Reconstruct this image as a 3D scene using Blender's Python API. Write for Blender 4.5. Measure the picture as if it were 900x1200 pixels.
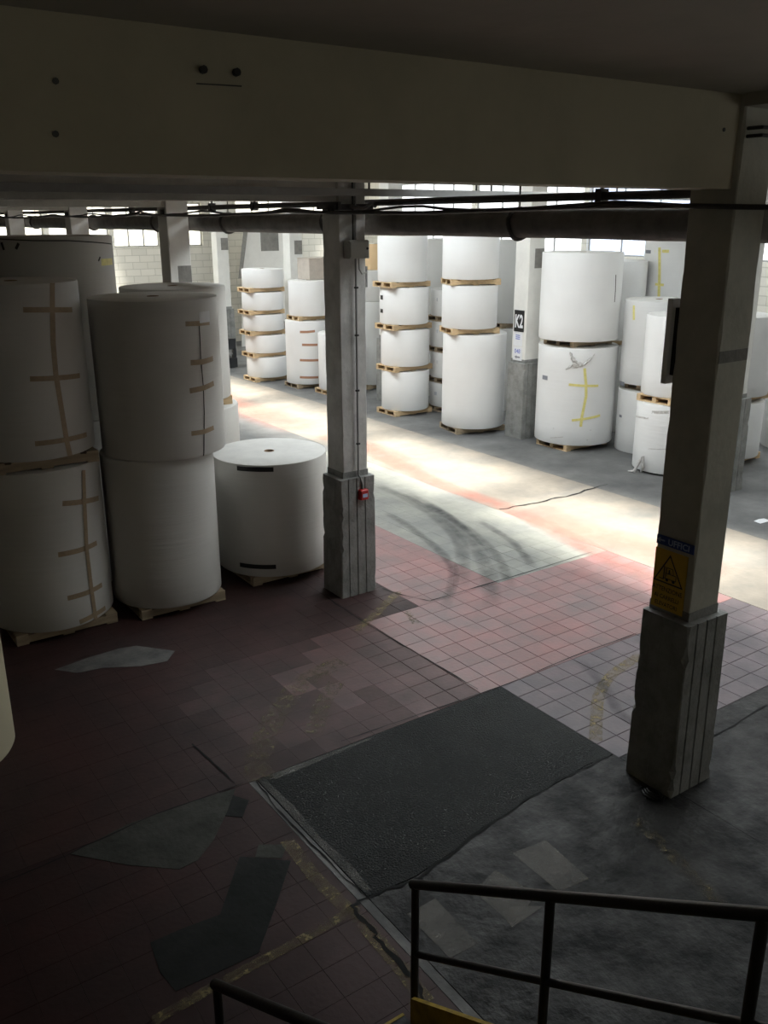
import bpy, math, random
import numpy as np
from mathutils import Vector

for o in list(bpy.data.objects):
    bpy.data.objects.remove(o, do_unlink=True)
scene = bpy.context.scene
COL = scene.collection
random.seed(7)

# ------------------------------------------------------------------ camera
IMG_W, IMG_H, FPX = 900, 1200, 1050.0
YAW, PITCH, ROLL, CAM_Z = math.radians(34.8), math.radians(18.1), math.radians(-0.2), 4.2
cy_, sy_ = math.cos(YAW), math.sin(YAW)
cp_, sp_ = math.cos(PITCH), math.sin(PITCH)
fwd = Vector((sy_*cp_, cy_*cp_, -sp_))
rgt = Vector((cy_, -sy_, 0))
upv = rgt.cross(fwd)
r2 = rgt*math.cos(ROLL) + upv*math.sin(ROLL)
u2 = -rgt*math.sin(ROLL) + upv*math.cos(ROLL)
cam_d = bpy.data.cameras.new('camera')
cam = bpy.data.objects.new('camera', cam_d)
COL.objects.link(cam)
from mathutils import Matrix
cam.matrix_world = Matrix(((r2.x, u2.x, -fwd.x, 0), (r2.y, u2.y, -fwd.y, 0),
                           (r2.z, u2.z, -fwd.z, CAM_Z), (0, 0, 0, 1)))
cam_d.sensor_fit = 'VERTICAL'
cam_d.sensor_height = 24.0
cam_d.lens = FPX/IMG_H*24.0
cam_d.clip_start = 0.05
cam_d.clip_end = 200
scene.camera = cam

def ray(x, y):
    return r2*((x-450)/FPX) + u2*(-(y-600)/FPX) + fwd
def gnd(x, y, z=0.0):
    d = ray(x, y); t = (z-CAM_Z)/d.z
    return Vector((d.x*t, d.y*t, z))
def on_x(x, y, X):
    d = ray(x, y); t = X/d.x
    return Vector((X, d.y*t, CAM_Z+d.z*t))
def on_y(x, y, Y):
    d = ray(x, y); t = Y/d.y
    return Vector((d.x*t, Y, CAM_Z+d.z*t))

# ------------------------------------------------------------------ light
scene.view_settings.view_transform = 'Standard'
scene.view_settings.look = 'None'
scene.view_settings.gamma = 1.0
scene.view_settings.use_curve_mapping = False
scene.view_settings.exposure = 0.42
world = bpy.data.worlds.new('overcast_sky')
scene.world = world
world.use_nodes = True
bg = world.node_tree.nodes['Background']
bg.inputs[0].default_value = (0.93, 0.965, 1.0, 1)
bg.inputs[1].default_value = 7.0
SUN_TX, SUN_TY = 0.15, 0.30          # how far the sunlight drifts per metre of fall
sd = bpy.data.lights.new('sun', 'SUN')
sd.energy = 14.0
sd.angle = math.radians(10)
sd.color = (1.0, 0.945, 0.86)
sun = bpy.data.objects.new('sun', sd)
COL.objects.link(sun)
sun.rotation_euler = Vector((SUN_TX, SUN_TY, -1)).to_track_quat('-Z', 'Y').to_euler()
sun.location = (8, 8, 12)

ROOF_Z = 6.2
SKY1 = (8.4-ROOF_Z*SUN_TX, 10.6-ROOF_Z*SUN_TX)   # the glazed strip over the lane
SKY2 = (17.4, 18.8)
SKY_Y = (3.1, 29.0)
for (a, b) in (SKY1, SKY2):
    ld = bpy.data.lights.new('skylight_portal', 'AREA')
    ld.shape = 'RECTANGLE'; ld.size = b-a; ld.size_y = SKY_Y[1]-SKY_Y[0]
    ld.cycles.is_portal = True
    lo = bpy.data.objects.new('skylight_portal', ld); COL.objects.link(lo)
    lo.location = ((a+b)/2, sum(SKY_Y)/2, ROOF_Z+0.3)
WF = (-0.4, 0.6, 3.3, 4.3)      # unseen window added over the landing to light the cream beam
WG = (8.2, 13.2, 0.4, 4.6)       # unseen translucent door added in that wall to light pillar faces
ld = bpy.data.lights.new('added_window_portal', 'AREA'); ld.shape = 'RECTANGLE'; ld.size = WF[1]-WF[0]; ld.size_y = WF[3]-WF[2]
ld.cycles.is_portal = True
lo = bpy.data.objects.new('added_window_portal', ld); COL.objects.link(lo)
lo.location = ((WF[0]+WF[1])/2, -4.0, (WF[2]+WF[3])/2); lo.rotation_euler = (math.radians(90), 0, 0)

# ------------------------------------------------------------------ materials
def new_mat(name):
    m = bpy.data.materials.new(name); m.use_nodes = True
    nt = m.node_tree
    return m, nt, nt.nodes['Principled BSDF']
def N(nt, t, **kw):
    n = nt.nodes.new(t)
    for k, v in kw.items():
        setattr(n, k, v)
    return n
def lin(c):
    return tuple(((x/255)/12.92 if x/255 <= 0.04045 else ((x/255+0.055)/1.055)**2.4) for x in c)
def mat(name, col, rough=0.7, var=0.15, scale=3.0, bump=0.0, bscale=40.0, metal=0.0, col2=None,
        stretch=(1, 1, 1), rnd=0.0, detail=5.0, lo=0.4, hi=0.7, spec=0.5, rough2=None):
    """col to col2 by noise in object-independent world position, with optional fine bump"""
    m, nt, b = new_mat(name)
    geo = N(nt, 'ShaderNodeNewGeometry')
    mp = N(nt, 'ShaderNodeMapping'); mp.inputs['Scale'].default_value = stretch
    nt.links.new(geo.outputs['Position'], mp.inputs['Vector'])
    no = N(nt, 'ShaderNodeTexNoise'); no.inputs['Scale'].default_value = scale
    no.inputs['Detail'].default_value = detail; no.inputs['Roughness'].default_value = 0.65
    nt.links.new(mp.outputs[0], no.inputs['Vector'])
    mr = N(nt, 'ShaderNodeMapRange'); mr.inputs[1].default_value = lo; mr.inputs[2].default_value = hi
    nt.links.new(no.outputs['Fac'], mr.inputs[0])
    mx = N(nt, 'ShaderNodeMix', data_type='RGBA')
    if col2 is None:
        col2 = tuple(c*(1-var) for c in col)
    mx.inputs['A'].default_value = (*col, 1); mx.inputs['B'].default_value = (*col2, 1)
    nt.links.new(mr.outputs[0], mx.inputs['Factor'])
    out = mx.outputs['Result']
    if rnd > 0:
        oi = N(nt, 'ShaderNodeObjectInfo')
        m2 = N(nt, 'ShaderNodeMapRange'); m2.inputs[3].default_value = 1-rnd; m2.inputs[4].default_value = 1+rnd
        nt.links.new(oi.outputs['Random'], m2.inputs[0])
        mul = N(nt, 'ShaderNodeVectorMath', operation='SCALE')
        nt.links.new(out, mul.inputs[0]); nt.links.new(m2.outputs[0], mul.inputs['Scale'])
        out = mul.outputs[0]
    nt.links.new(out, b.inputs['Base Color'])
    b.inputs['Roughness'].default_value = rough
    if rough2 is not None:
        m3 = N(nt, 'ShaderNodeMapRange'); m3.inputs[1].default_value = lo; m3.inputs[2].default_value = hi
        m3.inputs[3].default_value = rough; m3.inputs[4].default_value = rough2
        nt.links.new(no.outputs['Fac'], m3.inputs[0]); nt.links.new(m3.outputs[0], b.inputs['Roughness'])
    b.inputs['Metallic'].default_value = metal
    b.inputs['Specular IOR Level'].default_value = spec
    if bump > 0:
        n2 = N(nt, 'ShaderNodeTexNoise'); n2.inputs['Scale'].default_value = bscale; n2.inputs['Detail'].default_value = 4
        nt.links.new(mp.outputs[0], n2.inputs['Vector'])
        bp = N(nt, 'ShaderNodeBump'); bp.inputs['Strength'].default_value = bump; bp.inputs['Distance'].default_value = 0.02
        nt.links.new(n2.outputs['Fac'], bp.inputs['Height']); nt.links.new(bp.outputs[0], b.inputs['Normal'])
    return m
def worn_mat(name, col, thr=0.5, scale=9.0, rough=0.7, soft=0.12, uvsoft=False, amount=1.0):
    """paint worn away in flecks: transparent where the noise falls below thr"""
    m, nt, b = new_mat(name)
    b.inputs['Base Color'].default_value = (*col, 1); b.inputs['Roughness'].default_value = rough
    geo = N(nt, 'ShaderNodeNewGeometry')
    no = N(nt, 'ShaderNodeTexNoise'); no.inputs['Scale'].default_value = scale; no.inputs['Detail'].default_value = 6
    no.inputs['Roughness'].default_value = 0.7
    nt.links.new(geo.outputs['Position'], no.inputs['Vector'])
    mr = N(nt, 'ShaderNodeMapRange'); mr.inputs[1].default_value = thr-soft; mr.inputs[2].default_value = thr+soft
    mr.inputs[4].default_value = amount
    nt.links.new(no.outputs['Fac'], mr.inputs[0])
    out = mr.outputs[0]
    if uvsoft:
        uv = N(nt, 'ShaderNodeUVMap'); sp = N(nt, 'ShaderNodeSeparateXYZ')
        nt.links.new(uv.outputs[0], sp.inputs[0])
        fs = []
        for ch in (0, 1):
            # 1-(2u-1)^2
            a = N(nt, 'ShaderNodeMath', operation='MULTIPLY_ADD'); a.inputs[1].default_value = 2; a.inputs[2].default_value = -1
            nt.links.new(sp.outputs[ch], a.inputs[0])
            q = N(nt, 'ShaderNodeMath', operation='POWER'); q.inputs[1].default_value = 2 if ch == 0 else 6
            ab = N(nt, 'ShaderNodeMath', operation='ABSOLUTE'); nt.links.new(a.outputs[0], ab.inputs[0])
            nt.links.new(ab.outputs[0], q.inputs[0])
            s = N(nt, 'ShaderNodeMath', operation='SUBTRACT'); s.inputs[0].default_value = 1
            nt.links.new(q.outputs[0], s.inputs[1]); fs.append(s.outputs[0])
        for f in fs:
            mu = N(nt, 'ShaderNodeMath', operation='MULTIPLY')
            nt.links.new(out, mu.inputs[0]); nt.links.new(f, mu.inputs[1]); out = mu.outputs[0]
    nt.links.new(out, b.inputs['Alpha'])
    return m

M = {}
def paper_mat(name, col, var):
    m, nt, b = new_mat(name)
    geo = N(nt, 'ShaderNodeNewGeometry')
    oi = N(nt, 'ShaderNodeObjectInfo')
    no = N(nt, 'ShaderNodeTexNoise'); no.inputs['Scale'].default_value = 1.6; no.inputs['Detail'].default_value = 6
    nt.links.new(geo.outputs['Position'], no.inputs['Vector'])
    mr = N(nt, 'ShaderNodeMapRange'); mr.inputs[1].default_value = 0.35; mr.inputs[2].default_value = 0.75
    nt.links.new(no.outputs['Fac'], mr.inputs[0])
    mx = N(nt, 'ShaderNodeMix', data_type='RGBA')
    mx.inputs['A'].default_value = (*col, 1); mx.inputs['B'].default_value = (*[c*(1-var) for c in col], 1)
    nt.links.new(mr.outputs[0], mx.inputs['Factor'])
    m2 = N(nt, 'ShaderNodeMapRange'); m2.inputs[3].default_value = 0.92; m2.inputs[4].default_value = 1.04
    nt.links.new(oi.outputs['Random'], m2.inputs[0])
    mul = N(nt, 'ShaderNodeVectorMath', operation='SCALE')
    nt.links.new(mx.outputs['Result'], mul.inputs[0]); nt.links.new(m2.outputs[0], mul.inputs['Scale'])
    nt.links.new(mul.outputs[0], b.inputs['Base Color'])
    b.inputs['Roughness'].default_value = 0.62; b.inputs['Specular IOR Level'].default_value = 0.35
    # faint hoops and ripples of the wrapper
    mp = N(nt, 'ShaderNodeMapping'); mp.inputs['Scale'].default_value = (0.7, 0.7, 9.0)
    nt.links.new(geo.outputs['Position'], mp.inputs['Vector'])
    n2 = N(nt, 'ShaderNodeTexNoise'); n2.inputs['Scale'].default_value = 2.2; n2.inputs['Detail'].default_value = 7
    nt.links.new(mp.outputs[0], n2.inputs['Vector'])
    bp = N(nt, 'ShaderNodeBump'); bp.inputs['Strength'].default_value = 0.25; bp.inputs['Distance'].default_value = 0.02
    nt.links.new(n2.outputs['Fac'], bp.inputs['Height']); nt.links.new(bp.outputs[0], b.inputs['Normal'])
    return m
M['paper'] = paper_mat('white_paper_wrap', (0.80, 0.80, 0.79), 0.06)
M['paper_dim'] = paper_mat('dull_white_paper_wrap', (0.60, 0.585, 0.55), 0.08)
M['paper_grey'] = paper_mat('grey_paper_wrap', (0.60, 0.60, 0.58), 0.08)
M['paper_ivory'] = paper_mat('ivory_paper_wrap', (0.70, 0.64, 0.46), 0.08)
M['paper_tan'] = paper_mat('tan_paper', (0.72, 0.52, 0.30), 0.08)
M['paper_end'] = mat('paper_roll_end', (0.66, 0.65, 0.62), 0.8, 0.12, 4)
M['card'] = mat('core_cardboard', (0.30, 0.20, 0.12), 0.85, 0.3, 12)
M['box_card'] = mat('carton_cardboard', (0.52, 0.46, 0.40), 0.85, 0.15, 6)
M['hole'] = mat('core_inside', (0.03, 0.025, 0.02), 0.9, 0.2, 12)
M['tape_tan'] = mat('tan_packing_tape', (0.36, 0.27, 0.17), 0.45, 0.2, 20)
M['tape_yellow'] = mat('yellow_tape', (0.82, 0.74, 0.26), 0.5, 0.2, 15, rnd=0.05)
M['tape_black'] = mat('black_tape', (0.012, 0.012, 0.012), 0.5, 0.2, 20)
M['tape_brown'] = mat('brown_tape', (0.42, 0.22, 0.13), 0.5, 0.2, 20)
M['seam'] = mat('open_seam', (0.05, 0.045, 0.04), 0.8, 0.3, 20)
M['label'] = mat('paper_label', (0.74, 0.74, 0.74), 0.7, 0.05, 9)
M['print'] = mat('grey_print', (0.22, 0.23, 0.26), 0.7, 0.1, 9)
M['grey_label'] = mat('pale_grey_label', (0.5, 0.52, 0.56), 0.7, 0.05, 9)
M['print_blue'] = mat('blue_print', (0.18, 0.22, 0.55), 0.7, 0.1, 9)
M['film'] = mat('crumpled_stretch_film', (0.62, 0.60, 0.58), 0.3, 0.3, 18, bump=1.0, bscale=25)
M['wood'] = mat('pallet_wood', (0.62, 0.45, 0.26), 0.75, 0.3, 3, bump=0.15, bscale=20, stretch=(1, 8, 8), rnd=0.18)
M['wood_old'] = mat('old_pallet_wood', (0.42, 0.33, 0.22), 0.8, 0.35, 3, bump=0.2, bscale=20, stretch=(1, 8, 8), rnd=0.2)
M['conc_base'] = mat('bare_concrete', (0.28, 0.28, 0.265), 0.85, 0.4, 5, bump=0.45, bscale=30)
M['conc_paint'] = mat('grimy_white_paint', (0.56, 0.55, 0.50), 0.75, 0.25, 2.5, bump=0.25, bscale=18)
M['pillar_white'] = mat('white_pillar_paint', (0.76, 0.75, 0.71), 0.7, 0.1, 2.5, bump=0.2, bscale=18)
M['conc_shaft'] = mat('painted_concrete_shaft', (0.46, 0.445, 0.375), 0.75, 0.2, 3, bump=0.3, bscale=18)
M['conc_grey_shaft'] = mat('worn_grey_shaft', (0.60, 0.59, 0.56), 0.75, 0.3, 3, bump=0.3, bscale=18)
M['band'] = mat('grey_cement_patch', (0.25, 0.24, 0.22), 0.9, 0.25, 7, bump=0.3, bscale=30)
M['band_dark'] = mat('dark_band', (0.10, 0.10, 0.09), 0.8, 0.2, 8)
M['beam'] = mat('cream_beam_paint', (0.50, 0.45, 0.33), 0.8, 0.16, 1.4, bump=0.2, bscale=9)
M['ceil'] = mat('old_plaster_ceiling', (0.44, 0.40, 0.33), 0.85, 0.16, 0.8, bump=0.3, bscale=6)
M['white_wall'] = None
M['steel_dark'] = mat('dark_painted_steel', (0.022, 0.02, 0.018), 0.42, 0.3, 8)
M['pipe_lag'] = mat('dark_lagged_pipe', (0.19, 0.18, 0.165), 0.75, 0.35, 6, bump=0.4, bscale=14)
M['pipe_black'] = mat('black_pipe', (0.05, 0.046, 0.042), 0.6, 0.4, 10, bump=0.2, bscale=30)
M['steel_grey'] = mat('grey_steel_channel', (0.30, 0.30, 0.29), 0.6, 0.2, 5)
M['plastic_grey'] = mat('grey_plastic_box', (0.40, 0.40, 0.36), 0.5, 0.1, 5)
M['red'] = mat('red_plastic', (0.45, 0.02, 0.02), 0.4, 0.1, 9)
M['sign_blue'] = mat('blue_sign', (0.022, 0.06, 0.25), 0.45, 0.1, 9)
M['sign_yellow'] = mat('yellow_sign', (0.62, 0.38, 0.03), 0.45, 0.12, 9)
M['black'] = mat('black_print', (0.012, 0.012, 0.012), 0.5, 0.1, 9)
M['white'] = mat('white_print', (0.75, 0.76, 0.78), 0.5, 0.05, 9)
M['pale_blue'] = mat('pale_blue_print', (0.42, 0.52, 0.72), 0.5, 0.05, 9)
M['rail'] = mat('black_rail_paint', (0.014, 0.014, 0.014), 0.38, 0.3, 12, bump=0.1, bscale=40)
M['step_yellow'] = mat('worn_yellow_paint', (0.50, 0.33, 0.02), 0.6, 0.45, 9, bump=0.2)
M['step'] = mat('dark_steel_tread', (0.05, 0.048, 0.045), 0.6, 0.35, 6, bump=0.3)
M['machine'] = mat('black_machine_paint', (0.02, 0.022, 0.024), 0.5, 0.3, 8)
M['bulb'] = mat('orange_paint', (0.75, 0.36, 0.05), 0.6, 0.1, 9)
M['sheet_white'] = mat('white_sheet', (0.72, 0.70, 0.66), 0.7, 0.08, 3)

# floor finishes
M['grout'] = mat('dark_joint', (0.062, 0.052, 0.052), 0.9, 0.3, 6)
kw = dict(rough=0.36, rough2=0.55, bump=0.12, bscale=26, rnd=0.10, lo=0.35, hi=0.68, spec=0.5)
kd = dict(kw, rough=0.55, rough2=0.72, spec=0.35)
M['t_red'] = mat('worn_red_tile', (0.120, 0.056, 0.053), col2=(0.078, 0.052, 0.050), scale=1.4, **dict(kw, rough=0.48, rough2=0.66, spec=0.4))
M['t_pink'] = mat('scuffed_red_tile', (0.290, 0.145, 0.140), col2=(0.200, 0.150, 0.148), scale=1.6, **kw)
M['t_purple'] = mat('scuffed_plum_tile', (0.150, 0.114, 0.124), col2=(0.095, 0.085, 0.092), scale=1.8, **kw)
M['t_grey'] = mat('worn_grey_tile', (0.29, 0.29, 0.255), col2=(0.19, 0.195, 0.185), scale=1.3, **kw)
M['t_dark'] = mat('shaded_red_tile', (0.050, 0.021, 0.019), col2=(0.032, 0.020, 0.019), scale=1.1, **kd)  # shade of the left bay put into the tile colour
M['t_mid'] = mat('half_shaded_red_tile', (0.074, 0.035, 0.033), col2=(0.044, 0.031, 0.030), scale=1.1, **kd)  # middle step of the painted shade
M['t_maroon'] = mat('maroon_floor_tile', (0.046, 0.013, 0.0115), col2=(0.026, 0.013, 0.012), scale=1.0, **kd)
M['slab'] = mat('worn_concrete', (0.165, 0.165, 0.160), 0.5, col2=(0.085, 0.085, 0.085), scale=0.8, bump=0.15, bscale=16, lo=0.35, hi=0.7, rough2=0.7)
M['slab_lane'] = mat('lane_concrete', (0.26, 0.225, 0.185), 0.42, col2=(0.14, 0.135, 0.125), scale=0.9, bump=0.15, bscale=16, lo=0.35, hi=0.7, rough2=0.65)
M['slab_dark'] = mat('oily_concrete', (0.038, 0.037, 0.035), 0.52, col2=(0.009, 0.009, 0.009), spec=0.28, scale=2.6, bump=0.9, bscale=14, lo=0.38, hi=0.62, rough2=0.7)
M['slab_light'] = mat('bare_pale_concrete', (0.15, 0.145, 0.135), 0.5, col2=(0.08, 0.08, 0.078), scale=2.5, bump=0.35, bscale=18, lo=0.38, hi=0.62, rough2=0.7)
M['asphalt'] = mat('dark_asphalt', (0.022, 0.024, 0.0236), 0.7, spec=0.25, col2=(0.013, 0.015, 0.0148), scale=1.2, bump=0.9, bscale=70, lo=0.38, hi=0.62)
M['grit'] = worn_mat('pale_grit', (0.30, 0.30, 0.29), thr=0.69, scale=45, soft=0.04)
M['patch_grey'] = mat('grey_screed', (0.072, 0.073, 0.065), 0.85, spec=0.2, col2=(0.038, 0.040, 0.035), scale=3, bump=0.4, bscale=18)
M['patch_dark'] = mat('dark_screed', (0.026, 0.028, 0.027), 0.85, spec=0.2, col2=(0.018, 0.020, 0.019), scale=3, bump=0.2, bscale=18)
M['red_paint'] = worn_mat('worn_red_paint', (0.40, 0.16, 0.125), thr=0.48, scale=1.6, soft=0.3, uvsoft=True, amount=0.7)
M['yellow_worn'] = worn_mat('worn_yellow_line', (0.24, 0.185, 0.085), thr=0.55, scale=13, soft=0.16)
M['yellow_flecks'] = worn_mat('flecked_yellow_line', (0.20, 0.16, 0.075), thr=0.60, scale=14, soft=0.14)
M['white_worn'] = worn_mat('worn_white_paint', (0.22, 0.21, 0.19), thr=0.51, scale=7, soft=0.25, amount=0.7)
M['tyre'] = worn_mat('tyre_rubber', (0.035, 0.036, 0.042), thr=0.46, scale=4, soft=0.3, uvsoft=True, amount=0.55)
M['crack'] = mat('crack', (0.008, 0.008, 0.008), 0.95, 0.2, 5)

def brick_wall_mat():
    m, nt, b = new_mat('white_painted_block')
    tc = N(nt, 'ShaderNodeNewGeometry')
    # run the courses along whichever horizontal axis the wall follows: x + y
    sp = N(nt, 'ShaderNodeSeparateXYZ'); nt.links.new(tc.outputs['Position'], sp.inputs[0])
    ad = N(nt, 'ShaderNodeMath', operation='ADD'); nt.links.new(sp.outputs[0], ad.inputs[0]); nt.links.new(sp.outputs[1], ad.inputs[1])
    cb = N(nt, 'ShaderNodeCombineXYZ'); nt.links.new(ad.outputs[0], cb.inputs[0]); nt.links.new(sp.outputs[2], cb.inputs[1])
    br = N(nt, 'ShaderNodeTexBrick'); br.inputs['Scale'].default_value = 1.0
    br.inputs['Brick Width'].default_value = 0.5; br.inputs['Row Height'].default_value = 0.22
    br.inputs['Mortar Size'].default_value = 0.012
    br.inputs['Color1'].default_value = (0.66, 0.63, 0.56, 1); br.inputs['Color2'].default_value = (0.60, 0.575, 0.51, 1)
    br.inputs['Mortar'].default_value = (0.48, 0.46, 0.40, 1)
    nt.links.new(cb.outputs[0], br.inputs['Vector']); nt.links.new(br.outputs['Color'], b.inputs['Base Color'])
    bp = N(nt, 'ShaderNodeBump'); bp.inputs['Strength'].default_value = 0.4; bp.inputs['Distance'].default_value = 0.02; bp.invert = True
    nt.links.new(br.outputs['Fac'], bp.inputs['Height']); nt.links.new(bp.outputs[0], b.inputs['Normal'])
    b.inputs['Roughness'].default_value = 0.8
    return m
M['white_wall'] = brick_wall_mat()
M['plain_wall'] = mat('old_plaster_wall', (0.36, 0.33, 0.27), 0.85, 0.2, 1.0, bump=0.2, bscale=8)
def pane_mat(name, col, trans):
    m = bpy.data.materials.new(name); m.use_nodes = True
    nt = m.node_tree; nt.nodes.clear()
    out = N(nt, 'ShaderNodeOutputMaterial')
    tl = N(nt, 'ShaderNodeBsdfTranslucent'); tl.inputs[0].default_value = (*col, 1)
    tr = N(nt, 'ShaderNodeBsdfTransparent'); tr.inputs[0].default_value = (*col, 1)
    mx = N(nt, 'ShaderNodeMixShader'); mx.inputs[0].default_value = trans
    nt.links.new(tl.outputs[0], mx.inputs[1]); nt.links.new(tr.outputs[0], mx.inputs[2])
    nt.links.new(mx.outputs[0], out.inputs[0])
    return m
M['glass'] = pane_mat('skylight_glass', (0.93, 0.96, 0.96), 1.0)
M['frosted'] = pane_mat('ribbed_translucent_panel', (0.40, 0.37, 0.29), 0.04)
M['frosted_blue'] = pane_mat('blue_grey_translucent_panel', (0.22, 0.25, 0.31), 0.04)
M['fill_door_pane'] = pane_mat('added_door_pane', (0.105, 0.105, 0.10), 0.02)  # pane of the added door, tinted to limit its fill light
M['frosted_white'] = pane_mat('white_translucent_panel', (0.26, 0.265, 0.26), 0.06)

# ------------------------------------------------------------------ mesh helpers
def wloc(o):
    v = Vector((0, 0, 0))
    while o is not None:
        v += o.location; o = o.parent
    return v
class MB:
    def __init__(s): s.v = []; s.f = []; s.mi = []; s.uv = {}
    def add(s, verts, faces, mi=0):
        k = len(s.v); s.v += [tuple(p) for p in verts]
        for f in faces:
            s.f.append([i+k for i in f]); s.mi.append(mi)
        return s
    def box(s, a, b, mi=0):
        x0, y0, z0 = a; x1, y1, z1 = b
        return s.add([(x0,y0,z0),(x1,y0,z0),(x1,y1,z0),(x0,y1,z0),(x0,y0,z1),(x1,y0,z1),(x1,y1,z1),(x0,y1,z1)],
                     [(3,2,1,0),(4,5,6,7),(0,1,5,4),(1,2,6,5),(2,3,7,6),(3,0,4,7)], mi)
    def bbox(s, a, b, c=0.004, mi=0):
        """box with chamfered vertical and top edges"""
        x0, y0, z0 = a; x1, y1, z1 = b
        def ring(z, i):
            return [(x0+i+c,y0+i,z),(x1-i-c,y0+i,z),(x1-i,y0+i+c,z),(x1-i,y1-i-c,z),(x1-i-c,y1-i,z),(x0+i+c,y1-i,z),(x0+i,y1-i-c,z),(x0+i,y0+i+c,z)]
        vs = ring(z0, 0)+ring(z1-c, 0)+ring(z1, c)
        fs = [tuple(reversed(range(8))), tuple(range(16, 24))]
        for r in (0, 8):
            for i in range(8):
                j = (i+1) % 8
                fs.append((r+i, r+j, r+8+j, r+8+i))
        return s.add(vs, fs, mi)
    def prism(s, poly, z0, z1, mi=0):
        n = len(poly)
        a = sum(poly[i][0]*poly[(i+1)%n][1]-poly[(i+1)%n][0]*poly[i][1] for i in range(n))
        if a < 0: poly = poly[::-1]
        vs = [(p[0],p[1],z0) for p in poly]+[(p[0],p[1],z1) for p in poly]
        fs = [tuple(reversed(range(n))), tuple(range(n, 2*n))]+[(i,(i+1)%n,n+(i+1)%n,n+i) for i in range(n)]
        return s.add(vs, fs, mi)
    def tube(s, pts, r, seg=10, mi=0, cap=True):
        pts = [Vector(p) for p in pts]; rings = []; n = len(pts)
        ref = None
        for i, p in enumerate(pts):
            t = (pts[min(i+1, n-1)]-pts[max(i-1, 0)]).normalized()
            if ref is None:
                ref = Vector((0, 0, 1)) if abs(t.z) < 0.9 else Vector((1, 0, 0))
            a = (ref - t*ref.dot(t)).normalized(); ref = a
            b = t.cross(a)
            rr = r[i] if isinstance(r, (list, tuple)) else r
            rings.append([p + a*math.cos(q)*rr + b*math.sin(q)*rr for q in [2*math.pi*k/seg for k in range(seg)]])
        vs = [v for g in rings for v in g]; fs = []
        for i in range(n-1):
            for k in range(seg):
                l = (k+1) % seg
                fs.append((i*seg+k, i*seg+l, (i+1)*seg+l, (i+1)*seg+k))
        if cap:
            fs.append(tuple(reversed(range(seg)))); fs.append(tuple(range((n-1)*seg, n*seg)))
        return s.add(vs, fs, mi)
    def lathe(s, prof, seg=48, mis=None, wob=None, c=(0, 0)):
        """prof: (r,z); mis: material per band; wob(ang,z,r) radial offset"""
        vs = []; fs = []; n = len(prof); base = len(s.v)
        for (r, z) in prof:
            for k in range(seg):
                q = 2*math.pi*k/seg
                rr = r + (wob(q, z, r) if wob else 0)
                vs.append((c[0]+rr*math.cos(q), c[1]+rr*math.sin(q), z))
        s.v += vs
        for i in range(n-1):
            for k in range(seg):
                l = (k+1) % seg
                s.f.append([base+i*seg+l, base+i*seg+k, base+(i+1)*seg+k, base+(i+1)*seg+l]); s.mi.append(mis[i] if mis else 0)
        return s
    def ribbon(s, pts, w, z, uv=True, mi=0):
        """flat strip on the ground along pts (x,y), width w (number or list)"""
        n = len(pts); k = len(s.v); P = [Vector((p[0], p[1])) for p in pts]
        for i, p in enumerate(P):
            t = (P[min(i+1, n-1)]-P[max(i-1, 0)]).normalized(); nn = Vector((-t.y, t.x))
            ww = w[i] if isinstance(w, (list, tuple)) else w
            for sgn, u in ((1, 0.0), (-1, 1.0)):
                q = p+nn*ww/2*sgn
                s.v.append((q.x, q.y, z)); s.uv[len(s.v)-1] = (u, i/(n-1))
        for i in range(n-1):
            s.f.append([k+2*i, k+2*i+1, k+2*i+3, k+2*i+2]); s.mi.append(mi)
        return s
    def build(s, name, mats, parent=None, smooth=False, loc=None):
        me = bpy.data.meshes.new(name)
        off = wloc(parent) if parent is not None else Vector((0, 0, 0))
        if loc is not None: off = off + Vector(loc)
        me.from_pydata([(v[0]-off.x, v[1]-off.y, v[2]-off.z) for v in s.v], [], s.f)
        if not isinstance(mats, (list, tuple)): mats = [mats]
        for m in mats: me.materials.append(m)
        for p, i in zip(me.polygons, s.mi): p.material_index = i
        if s.uv:
            ul = me.uv_layers.new(name='UVMap')
            for l in me.loops:
                ul.data[l.index].uv = s.uv.get(l.vertex_index, (0.5, 0.5))
        if smooth:
            for p in me.polygons: p.use_smooth = True
            me.set_sharp_from_angle(angle=math.radians(38))
        me.validate(); me.update()
        o = bpy.data.objects.new(name, me); COL.objects.link(o)
        if parent is not None: o.parent = parent
        if loc is not None: o.location = loc
        return o
def tag(o, label=None, cat=None, group=None, kind=None):
    if label: o['label'] = label
    if cat: o['category'] = cat
    if group: o['group'] = group
    if kind: o['kind'] = kind
    return o
def empty(name, loc, label=None, cat=None, group=None, kind=None):
    o = bpy.data.objects.new(name, None); COL.objects.link(o); o.location = loc
    o.empty_display_size = 0.1
    return tag(o, label, cat, group, kind)
def copy_tree(o, parent=None):
    c = o.copy(); COL.objects.link(c); c.parent = parent
    for ch in list(o.children): copy_tree(ch, c)
    return c
def struct(o): return tag(o, kind='structure')
def text_mesh(name, txt, size, material, parent, origin, ux, uy, align='LEFT', bold=0.0, xs=1.0):
    """flat lettering laid in the plane of ux, uy"""
    cu = bpy.data.curves.new(name, 'FONT'); cu.body = txt; cu.size = size; cu.align_x = align; cu.offset = bold
    cu.resolution_u = 3
    t = bpy.data.objects.new(name, cu); COL.objects.link(t)
    dg = bpy.context.evaluated_depsgraph_get()
    me0 = t.evaluated_get(dg).to_mesh()
    ux = Vector(ux).normalized(); uy = Vector(uy).normalized()
    b = MB(); b.add([Vector(origin)+ux*v.co.x*xs+uy*v.co.y for v in me0.vertices], [tuple(p.vertices) for p in me0.polygons])
    t.evaluated_get(dg).to_mesh_clear(); bpy.data.objects.remove(t, do_unlink=True)
    return b.build(name, material, parent)

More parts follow.
